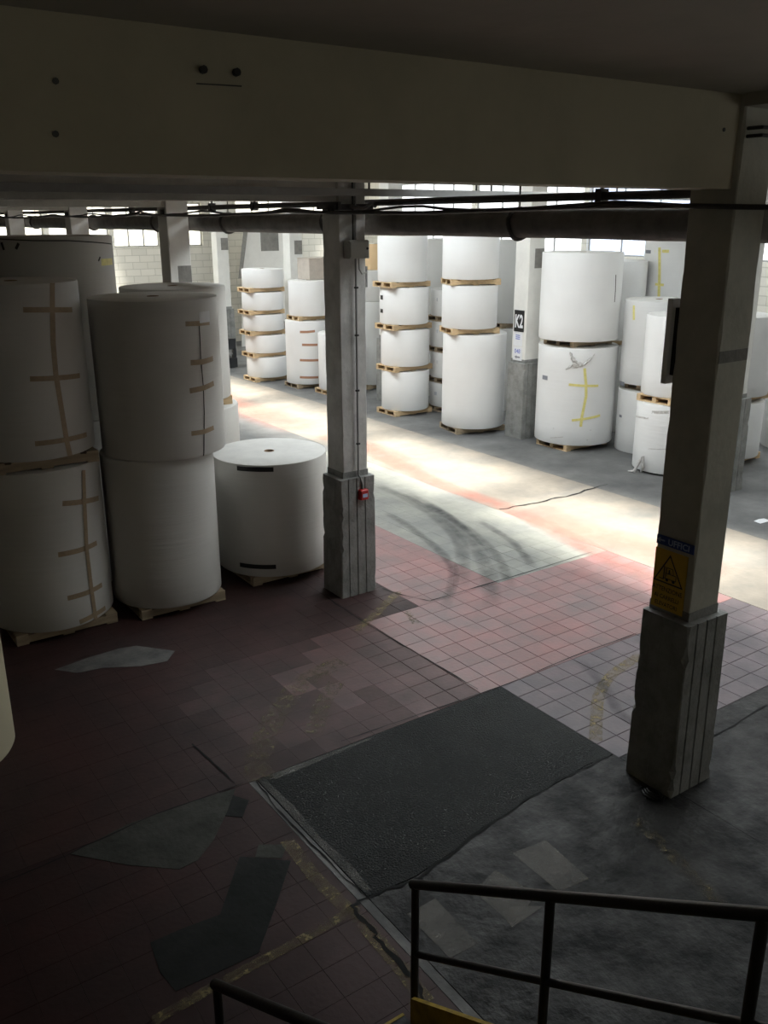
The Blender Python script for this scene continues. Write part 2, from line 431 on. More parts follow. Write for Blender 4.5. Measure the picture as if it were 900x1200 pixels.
# ------------------------------------------------------------------ the setting
XL, XR, YN, YF = -4.0, 20.0, -3.6, 30.0      # walls
CEIL_Z, EDGE_X = 4.912, 6.5  # slab edge extended past the pillars to cut hall light into the bay
TP = 0.24                                    # tile pitch
TX0, TY0 = 5.20, 5.56                        # a tile corner

floor = empty('floor', (8, 13, 0)); struct(floor)
MB().box((XL, YN, -0.25), (XR, YF, -0.006)).build('subfloor', M['grout'], floor)
LANE_X = 8.80
def slab(name, poly, m, z=0.0, zb=-0.006):
    return MB().prism(poly, zb, z).build(name, m, floor)
def rect(x0, x1, y0, y1): return [(x0, y0), (x1, y0), (x1, y1), (x0, y1)]
# concrete beyond the tiles
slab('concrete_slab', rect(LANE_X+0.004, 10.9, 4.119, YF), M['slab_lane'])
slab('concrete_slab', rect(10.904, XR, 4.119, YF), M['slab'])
slab('concrete_slab', rect(TX0+0.004, XR, YN, 4.117), M['slab_dark'])
slab('concrete_kerb', rect(2.562, 2.623, YN, 5.553), M['slab_light'], 0.001)
slab('concrete_slab', rect(XL, TX0+7*TP-0.004, TY0+36*TP+0.004, YF), M['slab'])
slab('concrete_slab', rect(TX0+7*TP, LANE_X, TY0+36*TP+0.004, YF), M['slab'])
# the asphalt patch with its ragged lower edge
rag = [(5.195, 4.18), (4.9, 4.2), (4.57, 4.17), (4.25, 4.15), (3.92, 4.10), (3.7, 4.09), (3.45, 4.02), (3.2, 3.99), (3.0, 3.96), (2.63, 3.985)]
ap = slab('asphalt_patch', [(2.63, 5.553), (5.195, 5.553)]+rag, M['asphalt'], 0.003)
MB().prism([(2.7, 5.5), (5.15, 5.5), (5.15, 4.25), (2.7, 4.1)], 0.0032, 0.0036).build('pale_grit', M['grit'], floor)
slab('concrete_slab', [(2.63, YN), (5.2, YN), (5.2, 4.173)]+[(x, y-0.007) for x, y in rag[1:]], M['slab_dark'])

# tiles: one object each where they show, the rest as one part per finish
rz_ = random.Random(12)
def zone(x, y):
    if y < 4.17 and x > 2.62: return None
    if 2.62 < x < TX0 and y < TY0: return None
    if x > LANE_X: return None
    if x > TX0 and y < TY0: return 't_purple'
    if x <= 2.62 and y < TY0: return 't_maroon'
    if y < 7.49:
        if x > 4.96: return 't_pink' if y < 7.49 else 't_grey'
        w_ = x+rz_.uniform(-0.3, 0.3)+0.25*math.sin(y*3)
        return 't_red' if w_ > 4.0 else ('t_mid' if w_ > 2.9 else 't_dark')  # steps darker to the left: light falloff painted into the tiles
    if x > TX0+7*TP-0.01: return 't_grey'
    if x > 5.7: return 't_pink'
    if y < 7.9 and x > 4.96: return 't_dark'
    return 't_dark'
G = 0.0035
tm = MB()
h = TP/2-G/2; c = 0.003
tm.add([(-h,-h,-0.006),(h,-h,-0.006),(h,h,-0.006),(-h,h,-0.006),(-h,-h,-c),(h,-h,-c),(h,h,-c),(-h,h,-c),
        (-h+c,-h+c,0),(h-c,-h+c,0),(h-c,h-c,0),(-h+c,h-c,0)],
       [(0,1,5,4),(1,2,6,5),(2,3,7,6),(3,0,4,7),(4,5,9,8),(5,6,10,9),(6,7,11,10),(7,4,8,11),(8,9,10,11)])
tm2 = MB(); h = TP/2-0.0005; c = 0.0012
tm2.add([(-h,-h,-0.006),(h,-h,-0.006),(h,h,-0.006),(-h,h,-0.006),(-h,-h,-c),(h,-h,-c),(h,h,-c),(-h,h,-c),(-h+c,-h+c,0),(h-c,-h+c,0),(h-c,h-c,0),(-h+c,h-c,0)], tm.f)
tile_me = None
cells = []
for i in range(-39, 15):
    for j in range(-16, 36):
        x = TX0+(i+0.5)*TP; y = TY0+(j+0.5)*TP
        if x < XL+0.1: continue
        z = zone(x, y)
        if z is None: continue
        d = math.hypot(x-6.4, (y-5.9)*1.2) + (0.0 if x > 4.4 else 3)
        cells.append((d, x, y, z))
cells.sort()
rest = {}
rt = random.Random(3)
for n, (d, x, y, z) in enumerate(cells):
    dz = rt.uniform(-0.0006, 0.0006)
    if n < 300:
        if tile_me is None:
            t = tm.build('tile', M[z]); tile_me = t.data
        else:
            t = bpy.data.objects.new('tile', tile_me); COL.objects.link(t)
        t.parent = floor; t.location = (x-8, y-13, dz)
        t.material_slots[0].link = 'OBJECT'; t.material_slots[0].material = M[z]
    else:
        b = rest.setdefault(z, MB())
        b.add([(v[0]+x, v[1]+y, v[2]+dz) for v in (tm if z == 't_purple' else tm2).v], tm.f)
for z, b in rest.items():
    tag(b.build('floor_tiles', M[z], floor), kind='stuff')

# worn markings, patches and cracks
def strip(name, pix, w, m, z=0.0045, px=True):
    pts = [gnd(*p)[:2] for p in pix] if px else pix
    return MB().ribbon(pts, w, z).build(name, m, floor)
def smooth_path(pts, k=6):
    P = [Vector((p[0], p[1])) for p in pts]; out = []
    for i in range(len(P)-1):
        p0 = P[max(i-1, 0)]; p1 = P[i]; p2 = P[i+1]; p3 = P[min(i+2, len(P)-1)]
        for q in range(k):
            t = q/k
            out.append(0.5*((2*p1)+(p2-p0)*t+(2*p0-5*p1+4*p2-p3)*t*t+(3*p1-p0-3*p2+p3)*t**3))
    out.append(P[-1]); return [tuple(v) for v in out]
def gp(pix): return [tuple(gnd(*p)[:2]) for p in pix]
def patch(name, pix, m, z=0.003):
    return MB().prism(gp(pix), 0.0005, z).build(name, m, floor)
patch('screed_patch', [(82,1001),(150,966),(215,943),(276,924),(266,952),(250,985),(232,1008),(210,1019),(150,1014)], M['patch_grey'])
patch('screed_patch', [(281,1004),(341,1009),(322,1065),(303,1117),(255,1140),(206,1162),(188,1140),(176,1105),(215,1088),(258,1072)], M['patch_dark'])
patch('screed_patch', [(273,932),(292,938),(284,958),(262,956)], M['patch_dark'], 0.0028)
patch('screed_patch', [(303,990),(337,990),(330,1006),(299,1005)], M['patch_grey'], 0.0026)
patch('paint_smear', [(64,785),(100,772),(140,760),(160,757),(205,763),(196,775),(165,781),(120,783),(90,789)], M['slab_light'])
for q in ([(477,1072),(510,1053),(560,1106),(527,1123)], [(560,1040),(600,1062),(637,1062),(600,1087)],
          [(555,1045),(580,1020),(630,1048),(600,1083)], [(600,1000),(640,985),(690,1030),(655,1045)]):
    MB().prism(gp(q), 0.0005, 0.003+0.0003*random.random()).build('worn_white_mark', M['white_worn'], floor)
strip('red_stripe', smooth_path(gp([(400,515),(432,527),(500,560),(545,578),(600,597),(650,622),(700,648),(790,690)])), 0.45, M['red_paint'], 0.003, False)
strip('red_stripe', smooth_path([(9.3, 15.5), (9.35, 14.2), (9.3, 13.2), (9.0, 12.2)]), 0.8, M['red_paint'], 0.0034, False)
strip('red_stripe', smooth_path([(9.3, 23.5), (9.2, 21), (9.1, 18.5), (9.2, 16)]), 1.3, M['red_paint'], 0.0034, False)
strip('red_stripe', [(9.2, 9.45), (9.1, 8.4), (9.3, 7.2), (9.3, 6.0)], 0.9, M['red_paint'], 0.0036, False)
strip('yellow_line', [(418,739),(442,718),(466,694)], 0.10, M['yellow_worn'])
strip('yellow_line', smooth_path(gp([(698,868),(699,842),(702,815),(716,792),(735,778),(750,768)])), 0.11, M['yellow_worn'], 0.0045, False)
strip('yellow_line', [(336,985),(370,1030),(430,1088),(470,1135),(500,1175)], 0.10, M['yellow_worn'], 0.005)
strip('yellow_line', [(180,1197),(240,1163),(300,1130),(360,1098),(420,1063)], 0.07, M['yellow_worn'], 0.005)
strip('yellow_line', smooth_path(gp([(303,915),(305,880),(325,835),(355,800),(400,775)])), 0.22, M['yellow_flecks'], 0.0045, False)
strip('yellow_line', smooth_path(gp([(368,860),(378,825),(395,800)])), 0.16, M['yellow_flecks'], 0.0045, False)
strip('yellow_line', [(476,716),(488,731)], 0.09, M['yellow_flecks'])
strip('yellow_line', [(745,960),(800,1015),(860,1075)], 0.10, M['yellow_flecks'], 0.005)
strip('tyre_mark', smooth_path(gp([(440,568),(480,586),(515,610),(540,640),(541,690)])), 0.22, M['tyre'], 0.0052, False)
strip('tyre_mark', smooth_path(gp([(470,575),(515,600),(548,630),(570,665),(578,715)])), 0.26, M['tyre'], 0.0056, False)
strip('tyre_mark', smooth_path(gp([(500,590),(545,618),(580,650),(600,690)])), 0.18, M['tyre'], 0.006, False)
strip('tyre_mark', smooth_path(gp([(560,610),(600,635),(625,665)])), 0.15, M['tyre'], 0.0054, False)
strip('tyre_mark', smooth_path(gp([(450,600),(490,625),(530,665),(520,715)])), 0.16, M['tyre'], 0.0058, False)
strip('tyre_mark', smooth_path([(6.2, 5.5), (6.0, 5.0), (5.75, 4.6), (5.7, 4.3)]), 0.13, M['tyre'], 0.0054, False)
def crack(pix, w, z=0.0055, jit=0.02, k=5, px=True, seed=1):
    rr = random.Random(seed); P = gp(pix) if px else pix; out = []; ws = []
    for i in range(len(P)-1):
        for q in range(k):
            t = q/k; j = jit if not (i == 0 and q == 0) else 0
            out.append((P[i][0]*(1-t)+P[i+1][0]*t+rr.uniform(-j, j), P[i][1]*(1-t)+P[i+1][1]*t+rr.uniform(-j, j)))
            ws.append(w*rr.uniform(0.35, 1.4))
    out.append(P[-1]); ws.append(w*0.4)
    return MB().ribbon(out, ws, z).build('floor_crack', M['crack'], floor)
crack([(715,886),(655,915),(590,955),(545,990),(490,1030),(432,1052)], 0.02, seed=2)
crack([(432,1052),(415,1062),(430,1085),(450,1110),(490,1160),(500,1190)], 0.028, seed=3)
crack([(300,915),(330,955),(365,990),(400,1025),(430,1052)], 0.012, jit=0.008, seed=4)
MB().ribbon([(2.66, 5.5), (2.67, 5.1), (2.655, 4.7), (2.67, 4.3), (2.66, 4.02)], [0.05, 0.07, 0.05, 0.08, 0.04], 0.0042).build('broken_edge', M['white_worn'], floor)
MB().ribbon([(2.75, 5.51), (3.2, 5.515), (3.7, 5.525)], [0.08, 0.05, 0.02], 0.0043).build('broken_edge', M['white_worn'], floor)
crack([(382,700),(415,722),(455,747),(500,772),(560,808)], 0.016, jit=0.006, seed=5)
crack([(585,597),(630,589),(670,580),(712,568)], 0.035, jit=0.03, seed=6)
crack([(505,704),(560,688),(620,670),(694,647)], 0.016, jit=0.004, seed=7)
crack([(400,869),(470,845),(592,803),(670,770),(747,742)], 0.010, jit=0.003, seed=8)
crack([(0,1035),(80,1002),(180,955),(285,918)], 0.012, jit=0.01, seed=9)
crack([(225,872),(250,895),(275,918)], 0.014, jit=0.004, seed=10)
crack([(448,690),(470,697),(505,705)], 0.014, jit=0.004, seed=11)
crack([(820,872),(860,850),(900,826)], 0.015, jit=0.008, seed=12)

# walls
def wall_with_windows(name, axis, pos, a0, a1, z0, z1, th, wins, m):
    """wall plane at pos; wins: (a,b,za,zb)"""
    b = MB()
    def bx(p, q, za, zb):
        if axis == 'Y': b.box((p, pos, za), (q, pos+th, zb))
        else: b.box((pos, p, za), (pos+th, q, zb))
    wins = sorted(wins); cur = a0
    for (p, q, za, zb) in wins:
        bx(cur, p, z0, z1); bx(p, q, z0, za); bx(p, q, zb, z1); cur = q
    bx(cur, a1, z0, z1)
    return struct(b.build(name, m))
WB = [(5.9, 8.0, 3.35, 4.75), (8.15, 10.05, 3.35, 4.75), (10.2, 11.75, 3.35, 4.75), (11.9, 13.3, 3.35, 4.75), (14.6, 16.6, 4.3, 5.6), (17, 19.4, 4.3, 5.6)]
wall_with_windows('wall_back', 'Y', YF, XL-0.3, XR+0.3, 0, ROOF_Z+0.2, 0.25, WB, M['white_wall'])
WR = [(6.0, 10.4, 3.2, 5.4), (10.6, 13.6, 3.2, 5.4), (13.8, 18.6, 3.2, 5.4), (18.8, 23.5, 3.2, 5.4), (23.7, 28.0, 3.2, 5.4)]
wall_with_windows('wall_right', 'X', XR, YN, YF, 0, ROOF_Z+0.2, 0.25, WR, M['white_wall'])
struct(MB().box((XL-0.25, YN, 0), (XL, YF, ROOF_Z)).build('wall_left', M['plain_wall']))
wall_with_windows('wall_front', 'Y', YN-0.25, XL-0.25, XR+0.25, 0, ROOF_Z+0.2, 0.25, [WF, WG], M['plain_wall'])
wn = 0
def ribbed(p0, p1, z0, z1, axis, pos, pitch=0.09, amp=0.012):
    n = max(4, int((p1-p0)/pitch)*4); b = MB(); vs = []
    for i in range(n+1):
        u = p0+(p1-p0)*i/n; o = amp*math.sin(2*math.pi*i/4)
        for z in (z0, z1):
            vs.append((u, pos+o, z) if axis == 'Y' else (pos+o, u, z))
    b.add(vs, [(2*i, 2*i+2, 2*i+3, 2*i+1) for i in range(n)])
    return b
def window(axis, pos, p, q, za, zb, m, bars, ribs=True):
    global wn
    wn += 1
    ctr = ((p+q)/2, pos, za) if axis == 'Y' else (pos, (p+q)/2, za)
    w = empty('window_%d' % wn, ctr); struct(w)
    for k in range(bars):
        a = p+(q-p)*k/bars; e = p+(q-p)*(k+1)/bars
        ribbed(a+0.02, e-0.02, za+0.03, zb-0.03, axis, pos, 0.22 if axis == 'Y' else 0.12).build('pane', m, w, smooth=True)
    f = MB()
    for k in range(bars+1):
        a = min(max(p+(q-p)*k/bars, p+0.02), q-0.02)
        if axis == 'Y': f.box((a-0.02, pos-0.03, za), (a+0.02, pos+0.03, zb))
        else: f.box((pos-0.03, a-0.02, za), (pos+0.03, a+0.02, zb))
    for z in (za, zb-0.04):
        if axis == 'Y': f.box((p, pos-0.028, z), (q, pos+0.028, z+0.04))
        else: f.box((pos-0.028, p, z), (pos+0.028, q, z+0.04))
    f.build('window_frame', M['steel_grey'], w)
for (p, q, za, zb) in WB: window('Y', YF+0.12, p, q, za, zb, M['frosted'], 3)
for k, (p, q, za, zb) in enumerate(WR): window('X', XR+0.12, p, q, za, zb, M['frosted_white'] if k not in (2,) else M['frosted_blue'], 4)

window('Y', YN-0.12, *WF, M['frosted'], 2)  # added opening, lights the near beam
window('Y', YN-0.12, *WG, M['fill_door_pane'], 5)  # added door, fills the pillar fronts
# ceilings
struct(MB().box((XL, YN, CEIL_Z), (EDGE_X, YF, CEIL_Z+0.25)).box((EDGE_X, YN, CEIL_Z), (XR, 3.0, CEIL_Z+0.25)).build('ceiling', M['ceil']))
struct(MB().box((EDGE_X-0.2, YN, CEIL_Z+0.25), (EDGE_X, YF, ROOF_Z+0.2)).build('wall_upper', M['conc_paint']))
rf = MB()
xs = [(EDGE_X, SKY1[0]), (SKY1[1], SKY2[0]), (SKY2[1], XR)]
for a, b in xs: rf.box((a, YN, ROOF_Z), (b, YF, ROOF_Z+0.2))
for a, b in (SKY1, SKY2):
    rf.box((a, YN, ROOF_Z), (b, SKY_Y[0], ROOF_Z+0.2)); rf.box((a, SKY_Y[1], ROOF_Z), (b, YF, ROOF_Z+0.2))
struct(rf.build('ceiling_hall', M['conc_paint']))
for a, b in (SKY1, SKY2):
    wn += 1
    w = empty('window_%d' % wn, ((a+b)/2, 15, ROOF_Z+0.2)); struct(w)
    n = 12
    for k in range(n):
        y0 = SKY_Y[0]+(SKY_Y[1]-SKY_Y[0])*k/n; y1 = SKY_Y[0]+(SKY_Y[1]-SKY_Y[0])*(k+1)/n
        MB().add([(a, y0, ROOF_Z+0.2), (b, y0, ROOF_Z+0.2), (b, y1, ROOF_Z+0.2), (a, y1, ROOF_Z+0.2)], [(0, 1, 2, 3)]).build('pane', M['glass'], w)
        MB().box((a, y1-0.03, ROOF_Z+0.15), (b, y1+0.03, ROOF_Z+0.19)).build('glazing_bar', M['steel_grey'], w)

# ------------------------------------------------------------------ pillars and beams
FR = [3.54+4.63*k for k in range(6)]          # frames along Y
def chipped(x0, x1, y0, y1, z0, z1, ch, seed, chips=0.3, grooves=(), steps=26, big=0.05, taper=0.0):
    """square post with uneven, chipped arrises and shallow board-mark grooves on the -Y and -X faces"""
    rr = random.Random(seed); vs = []; fs = []
    zs = [z0+(z1-z0)*i/steps for i in range(steps+1)]
    gw = 0.009; gd = 0.012
    cur = [ch]*4
    prof_len = None
    for i, z in enumerate(zs):
        cc = []
        for k in range(4):
            tgt = ch*rr.uniform(0.85, 1.15) + (rr.uniform(0.3, 1.0)*big if rr.random() < chips else 0)
            cur[k] = cur[k]*0.35+tgt*0.65; cc.append(cur[k])
        t = taper*(1-(z-z0)/(z1-z0))
        a0, a1, b0, b1 = x0-t, x1+t, y0-t, y1+t
        ring = []
        ring.append((a0+cc[0], b0))
        for g in grooves:
            gx = a0+(a1-a0)*g
            ring += [(gx-gw, b0), (gx-gw*0.5, b0+gd), (gx+gw*0.5, b0+gd), (gx+gw, b0)]
        ring += [(a1-cc[1], b0), (a1, b0+cc[1]), (a1, b1-cc[2]), (a1-cc[2], b1), (a0+cc[3], b1), (a0, b1-cc[3])]
        for g in grooves:
            gy = b1-(b1-b0)*g
            ring += [(a0, gy+gw*0.6), (a0+gd*0.3, gy), (a0, gy-gw*0.6)]
        ring += [(a0, b0+cc[0])]
        prof_len = len(ring)
        vs += [(p[0], p[1], z) for p in ring]
    n = prof_len
    for i in range(steps):
        for k in range(n):
            l = (k+1) % n
            fs.append((i*n+k, i*n+l, (i+1)*n+l, (i+1)*n+k))
    fs.append(tuple(reversed(range(n)))); fs.append(tuple(range(steps*n, (steps+1)*n)))
    return MB().add(vs, fs)
def pillar(x, y, w, d, ztop, label, seed, shaft_m, patch_z=None, chips=0.3, base_h=1.42):
    p = empty('concrete_pillar', (x+w/2, y+d/2, 0), label, 'pillar', 'concrete pillars of the hall')
    chipped(x, x+w, y, y+d, 0, base_h, 0.010, seed, chips*0.4, (0.22, 0.46, 0.70), taper=0.012).build('base', M['conc_base'], p)
    i = 0.075
    chipped(x+i, x+w-i+0.02, y+i*0.85, y+d-0.01, base_h-0.01, ztop, 0.006, seed+50, 0.2, (), steps=34, big=0.018).build('shaft', shaft_m, p)
    MB().box((x+i-0.004, y+i*0.85-0.004, base_h), (x+w-i+0.024, y+d-0.006, base_h+0.07)).build('shaft_foot', M['conc_base'], p)
    if patch_z:
        MB().box((x+w*0.42, y+i*0.85-0.006, patch_z), (x+w-i+0.012, y+i*0.85+0.01, patch_z+0.36)).build('cement_patch', M['band'], p)
    return p
C1 = pillar(5.105, 3.535, 0.46, 0.42, CEIL_Z, 'near concrete pillar with chipped ribbed base carrying the yellow forklift warning sign', 1, M['conc_shaft'], None, 0.22)
MB().box((5.19, 3.5965, 3.285), (5.50, 3.62, 3.365)).build('dark_band', M['band'], C1)
C2 = pillar(5.09, 8.17, 0.46, 0.40, CEIL_Z, 'concrete pillar with grey junction box and small red box beside the single paper roll', 2, M['conc_grey_shaft'], None, 0.35)
for k, lab in ((2, 'pillar with a whitish shaft rising behind the tall dim paper rolls'),
               (3, 'pale pillar shaft behind the far dim roll, just past the nearer one'),
               (4, 'far pillar of the dim bay, mostly hidden under the lagged pipe')):
    pillar(5.09, FR[k], 0.46, 0.42, CEIL_Z, lab, 10+k, M['pillar_white'], 3.2)
K = {}
for k, lab in ((1, 'white pillar of the far row mostly hidden behind the near pillar'), (2, 'white pillar with grey ribbed base and a black K2 plate'),
               (3, 'white pillar behind the stack of four rolls on pallets'), (4, 'white pillar behind the upright rolls with brown tape'),
               (5, 'farthest white pillar beside the white block wall')):
    K[k] = pillar(12.235, FR[k], 0.52, 0.46, ROOF_Z, lab, 20+k, M['pillar_white'], 3.3 if k > 1 else None, 0.12, base_h=1.50)
bl = ['cream painted concrete beam spanning to the near pillar', 'grey concrete beam meeting the pillar with the junction box',
      'concrete beam over the tall dim rolls', 'concrete beam farther back in the dim bay', 'second last concrete beam of the dim bay', 'last concrete beam of the dim bay by the block wall']
beams = []
for k in range(6):
    y = FR[k]+0.10
    b = empty('ceiling_beam', (0.6, y+0.14, 4.37), bl[k], 'beam', 'concrete beams of the low bay')
    MB().box((XL, y, 4.372), (5.19, y+0.28, CEIL_Z)).build('beam_body', M['beam'] if k == 0 else M['conc_paint'], b)
    beams.append(b)
b0 = beams[0]; yb = FR[0]+0.10
for (px_, py_) in ((237, 82), (276, 85)):
    q = on_y(px_, py_, yb)
    MB().tube([(q.x, yb-0.02, q.z), (q.x, yb+0.01, q.z)], 0.016, 8).build('bolt', M['steel_dark'], b0)
for (px_, py_) in ((65, 95), (65, 157), (848, 152)):
    q = on_y(px_, py_, yb)
    MB().tube([(q.x, yb-0.006, q.z), (q.x, yb+0.01, q.z)], 0.012, 8).build('bolt_hole', M['band_dark'], b0)
q0 = on_y(230, 98, yb); q1 = on_y(283, 101, yb); q2 = on_y(281, 62, yb)
MB().tube([(q0.x, yb-0.001, q0.z), (q1.x, yb-0.001, q1.z)], 0.0025, 6).build('scratch', M['band_dark'], b0)
# edge beam along the slab over the near pillar
tag(MB().box((5.15, YN, 4.84), (5.64, FR[0]+0.05, CEIL_Z)).build('edge_beam', M['ceil']), 'shallow edge beam running from the near pillar along the ceiling', 'beam')
# hall cross beams
for k in range(6):
    tag(MB().box((EDGE_X, FR[k]+0.1, 5.7), (XR, FR[k]+0.4, ROOF_Z)).build('roof_beam', M['conc_paint']), 'deep white concrete cross beam under the hall roof', 'beam', 'roof beams of the hall')
# tie channel in front of the second pillar
tie = empty('steel_channel', (4, 8.1, 4.44), 'long grey steel channel crossing in front of the pillar top with junction box', 'channel')
MB().box((XL, 8.07, 4.425), (12.2, 8.14, 4.432)).box((XL, 8.07, 4.432), (12.2, 8.077, 4.49)).box((XL, 8.07, 4.49), (12.2, 8.14, 4.497)).build('channel_body', M['steel_grey'], tie)
for hx in (5.46, 6.9, 7.12, 9.2):
    MB().tube([(hx, 8.105, 4.49), (hx, 8.105, 4.91 if hx < 6.45 else 5.72)], 0.012, 6).build('hanger_rod', M['steel_dark'], tie)

# ------------------------------------------------------------------ pipes
def wobble(x, z, y0, y1, n, amp, seed, sag=0.0, period=2.3):
    rr = random.Random(seed); out = []
    for i in range(n+1):
        t = i/n; y = y0+(y1-y0)*t
        out.append((x+rr.uniform(-amp, amp), y, z+rr.uniform(-amp, amp)-sag*abs(math.sin(math.pi*y/period))))
    return out
pp = empty('lagged_pipe', (5.72, 10, 4.16), 'thick dark lagged pipe running just behind the pillars', 'pipe')
MB().tube(wobble(5.72, 4.155, -3.0, 29.5, 60, 0.004, 5), 0.118, 20).build('pipe_body', M['pipe_lag'], pp, smooth=True)
for yy in (6.13, 9.3, 12.0, 14.6, 17.9, 22):
    ring = [(5.72+0.128*math.cos(a), yy+0.012*math.sin(3*a), 4.155+0.128*math.sin(a)) for a in [2*math.pi*i/20 for i in range(21)]]
    pc = MB().tube(ring, 0.02, 8, cap=False).build('pipe_clamp', M['pipe_black'], pp, smooth=True)
    MB().tube([(5.72, yy, 4.27), (5.72, yy, 4.911)], 0.008, 6).build('hanger_rod', M['steel_dark'], pc)
bp_ = empty('black_pipe', (5.55, 10, 4.36), 'thinner black pipe slung above the lagged pipe', 'pipe')
MB().tube(wobble(5.62, 4.365, 4.0, 29.5, 40, 0.003, 6), 0.032, 12).build('pipe_body', M['pipe_black'], bp_, smooth=True)
for yy in (5.1, 8.75, 11.0, 12.3, 13.4, 15.5, 18.2):
    MB().box((5.575, yy-0.03, 4.31), (5.665, yy+0.03, 4.42)).box((5.61, yy-0.012, 4.41), (5.63, yy+0.012, 4.911)).build('pipe_bracket', M['steel_dark'], bp_)
cb = empty('cable_bundle', (5.15, 10, 4.28), 'black cable bundle slung across the faces of the near pillars', 'cable')
MB().tube(wobble(5.135, 4.285, -3.0, 29.5, 90, 0.004, 8, 0.03, 4.63), 0.017, 8).build('cable', M['pipe_black'], cb, smooth=True)
MB().tube(wobble(5.145, 4.315, 3.9, 29.5, 80, 0.005, 9, 0.045, 2.315), 0.012, 8).build('cable', M['pipe_black'], cb, smooth=True)
for k in range(1, 5):
    MB().box((5.12, FR[k]+0.14, 4.255), (5.19, FR[k]+0.20, 4.345)).build('cable_clip', M['steel_dark'], cb)
# clutter of clamps at the second pillar's head
clp = empty('pipe_clamp_bracket', (5.12, 8.3, 4.3), 'dark clamp bracket wrapped round the pillar head above the junction box', 'bracket')
MB().bbox((5.09, 8.20, 4.29), (5.58, 8.225, 4.35)).build('front_strap', M['steel_dark'], clp)
MB().bbox((5.12, 8.17, 4.30), (5.16, 8.60, 4.37)).build('side_strap', M['steel_dark'], clp)
MB().tube([(5.25, 8.15, 4.33), (5.4, 8.12, 4.30), (5.52, 8.13, 4.36), (5.60, 8.2, 4.33)], 0.02, 8).build('cable_loop', M['pipe_black'], clp, smooth=True)
# two thin pipes leaving the near pillar
for dz in (0.0, -0.045):
    o = MB().tube([(5.22, 3.60, 4.72+dz), (5.22, 3.50, 4.72+dz), (5.9, 3.47, 4.72+dz), (6.6, 3.47, 4.72+dz)], 0.011, 8).build('thin_conduit', M['steel_dark'], smooth=True)
    tag(o, '%s of two thin dark conduits leaving the top of the near pillar' % ('upper' if dz == 0 else 'lower'), 'conduit', 'thin conduits at the near pillar')

# fittings on the second pillar
jb = empty('junction_box', (5.33, 8.17, 3.82), 'grey plastic junction box high on the pillar', 'junction box')
MB().bbox((5.20, 8.10, 3.81), (5.46, 8.21, 3.995), 0.012).build('box_body', M['plastic_grey'], jb)
jl = MB().bbox((5.215, 8.092, 3.825), (5.445, 8.102, 3.98), 0.006).build('lid', M['plastic_grey'], jb)
MB().tube([(5.425, 8.088, 3.91), (5.425, 8.094, 3.91)], 0.014, 8).build('lock', M['black'], jl)
cd = empty('conduit', (5.335, 8.19, 1.4), 'grey conduit running down the pillar to the red box', 'conduit')
MB().tube([(5.345, 8.195, 1.45), (5.345, 8.195, 4.9)], 0.012, 8).build('conduit_pipe', M['steel_grey'], cd, smooth=True)
MB().tube([(5.315, 8.195, 3.99), (5.315, 8.195, 4.9)], 0.010, 8).build('conduit_pipe', M['steel_dark'], cd, smooth=True)
MB().tube([(5.345, 8.195, 1.45), (5.36, 8.17, 1.41), (5.375, 8.155, 1.34), (5.375, 8.155, 1.28)], 0.012, 8).build('conduit_bend', M['steel_grey'], cd, smooth=True)
MB().tube([(5.38, 8.19, 3.82), (5.385, 8.19, 3.70), (5.42, 8.19, 3.65), (5.48, 8.2, 3.66)], 0.010, 8).build('cable_tail', M['plastic_grey'], cd, smooth=True)
for z in (1.8, 2.4, 3.0, 3.5):
    MB().box((5.325, 8.18, z), (5.365, 8.205, z+0.02)).build('clip', M['steel_dark'], cd)
rb = empty('alarm_box', (5.37, 8.15, 1.19), 'small red alarm box on the pillar base', 'alarm box')
rbb = MB().bbox((5.32, 8.105, 1.17), (5.425, 8.175, 1.285), 0.008).build('box_body', M['red'], rb)
MB().box((5.342, 8.100, 1.20), (5.405, 8.106, 1.24)).build('window', M['pale_blue'], rbb)
tag(MB().bbox((5.545, 8.3, 3.50), (5.565, 8.5, 3.72)).build('edge_plate', M['steel_grey']), 'small grey plate seen edge on at the pillar below the junction box', 'plate')

# signs on the near pillar (-X face of the shaft)
SX = 5.105+0.075-0.002
us = empty('direction_sign', (SX, 3.77, 1.95), 'narrow blue sign reading UFFICI with a left arrow', 'sign')
MB().box((SX-0.006, 3.615, 1.935), (SX+0.004, 3.936, 2.005)).build('plate', M['sign_blue'], us)
text_mesh('lettering', 'UFFICI', 0.066, M['pale_blue'], us, (SX-0.0075, 3.835, 1.948), (0, -1, 0), (0, 0, 1), bold=0.0012)
MB().add([(SX-0.0075, 3.932, 1.970), (SX-0.0075, 3.902, 1.992), (SX-0.0075, 3.902, 1.976), (SX-0.0075, 3.862, 1.976), (SX-0.0075, 3.862, 1.964), (SX-0.0075, 3.902, 1.964), (SX-0.0075, 3.902, 1.948)], [tuple(range(7))]).build('arrow', M['pale_blue'], us)
ws = empty('warning_sign', (SX, 3.80, 1.44), 'yellow warning sign with forklift triangle on the near pillar', 'sign')
MB().box((SX-0.006, 3.655, 1.445), (SX+0.004, 3.936, 1.905)).build('plate', M['sign_yellow'], ws)
def flat(poly, name, m, par, d=0.0075):
    return MB().add([(SX-d, 3.948-u, 1.445+v) for u, v in poly], [tuple(range(len(poly)))]).build(name, m, par)
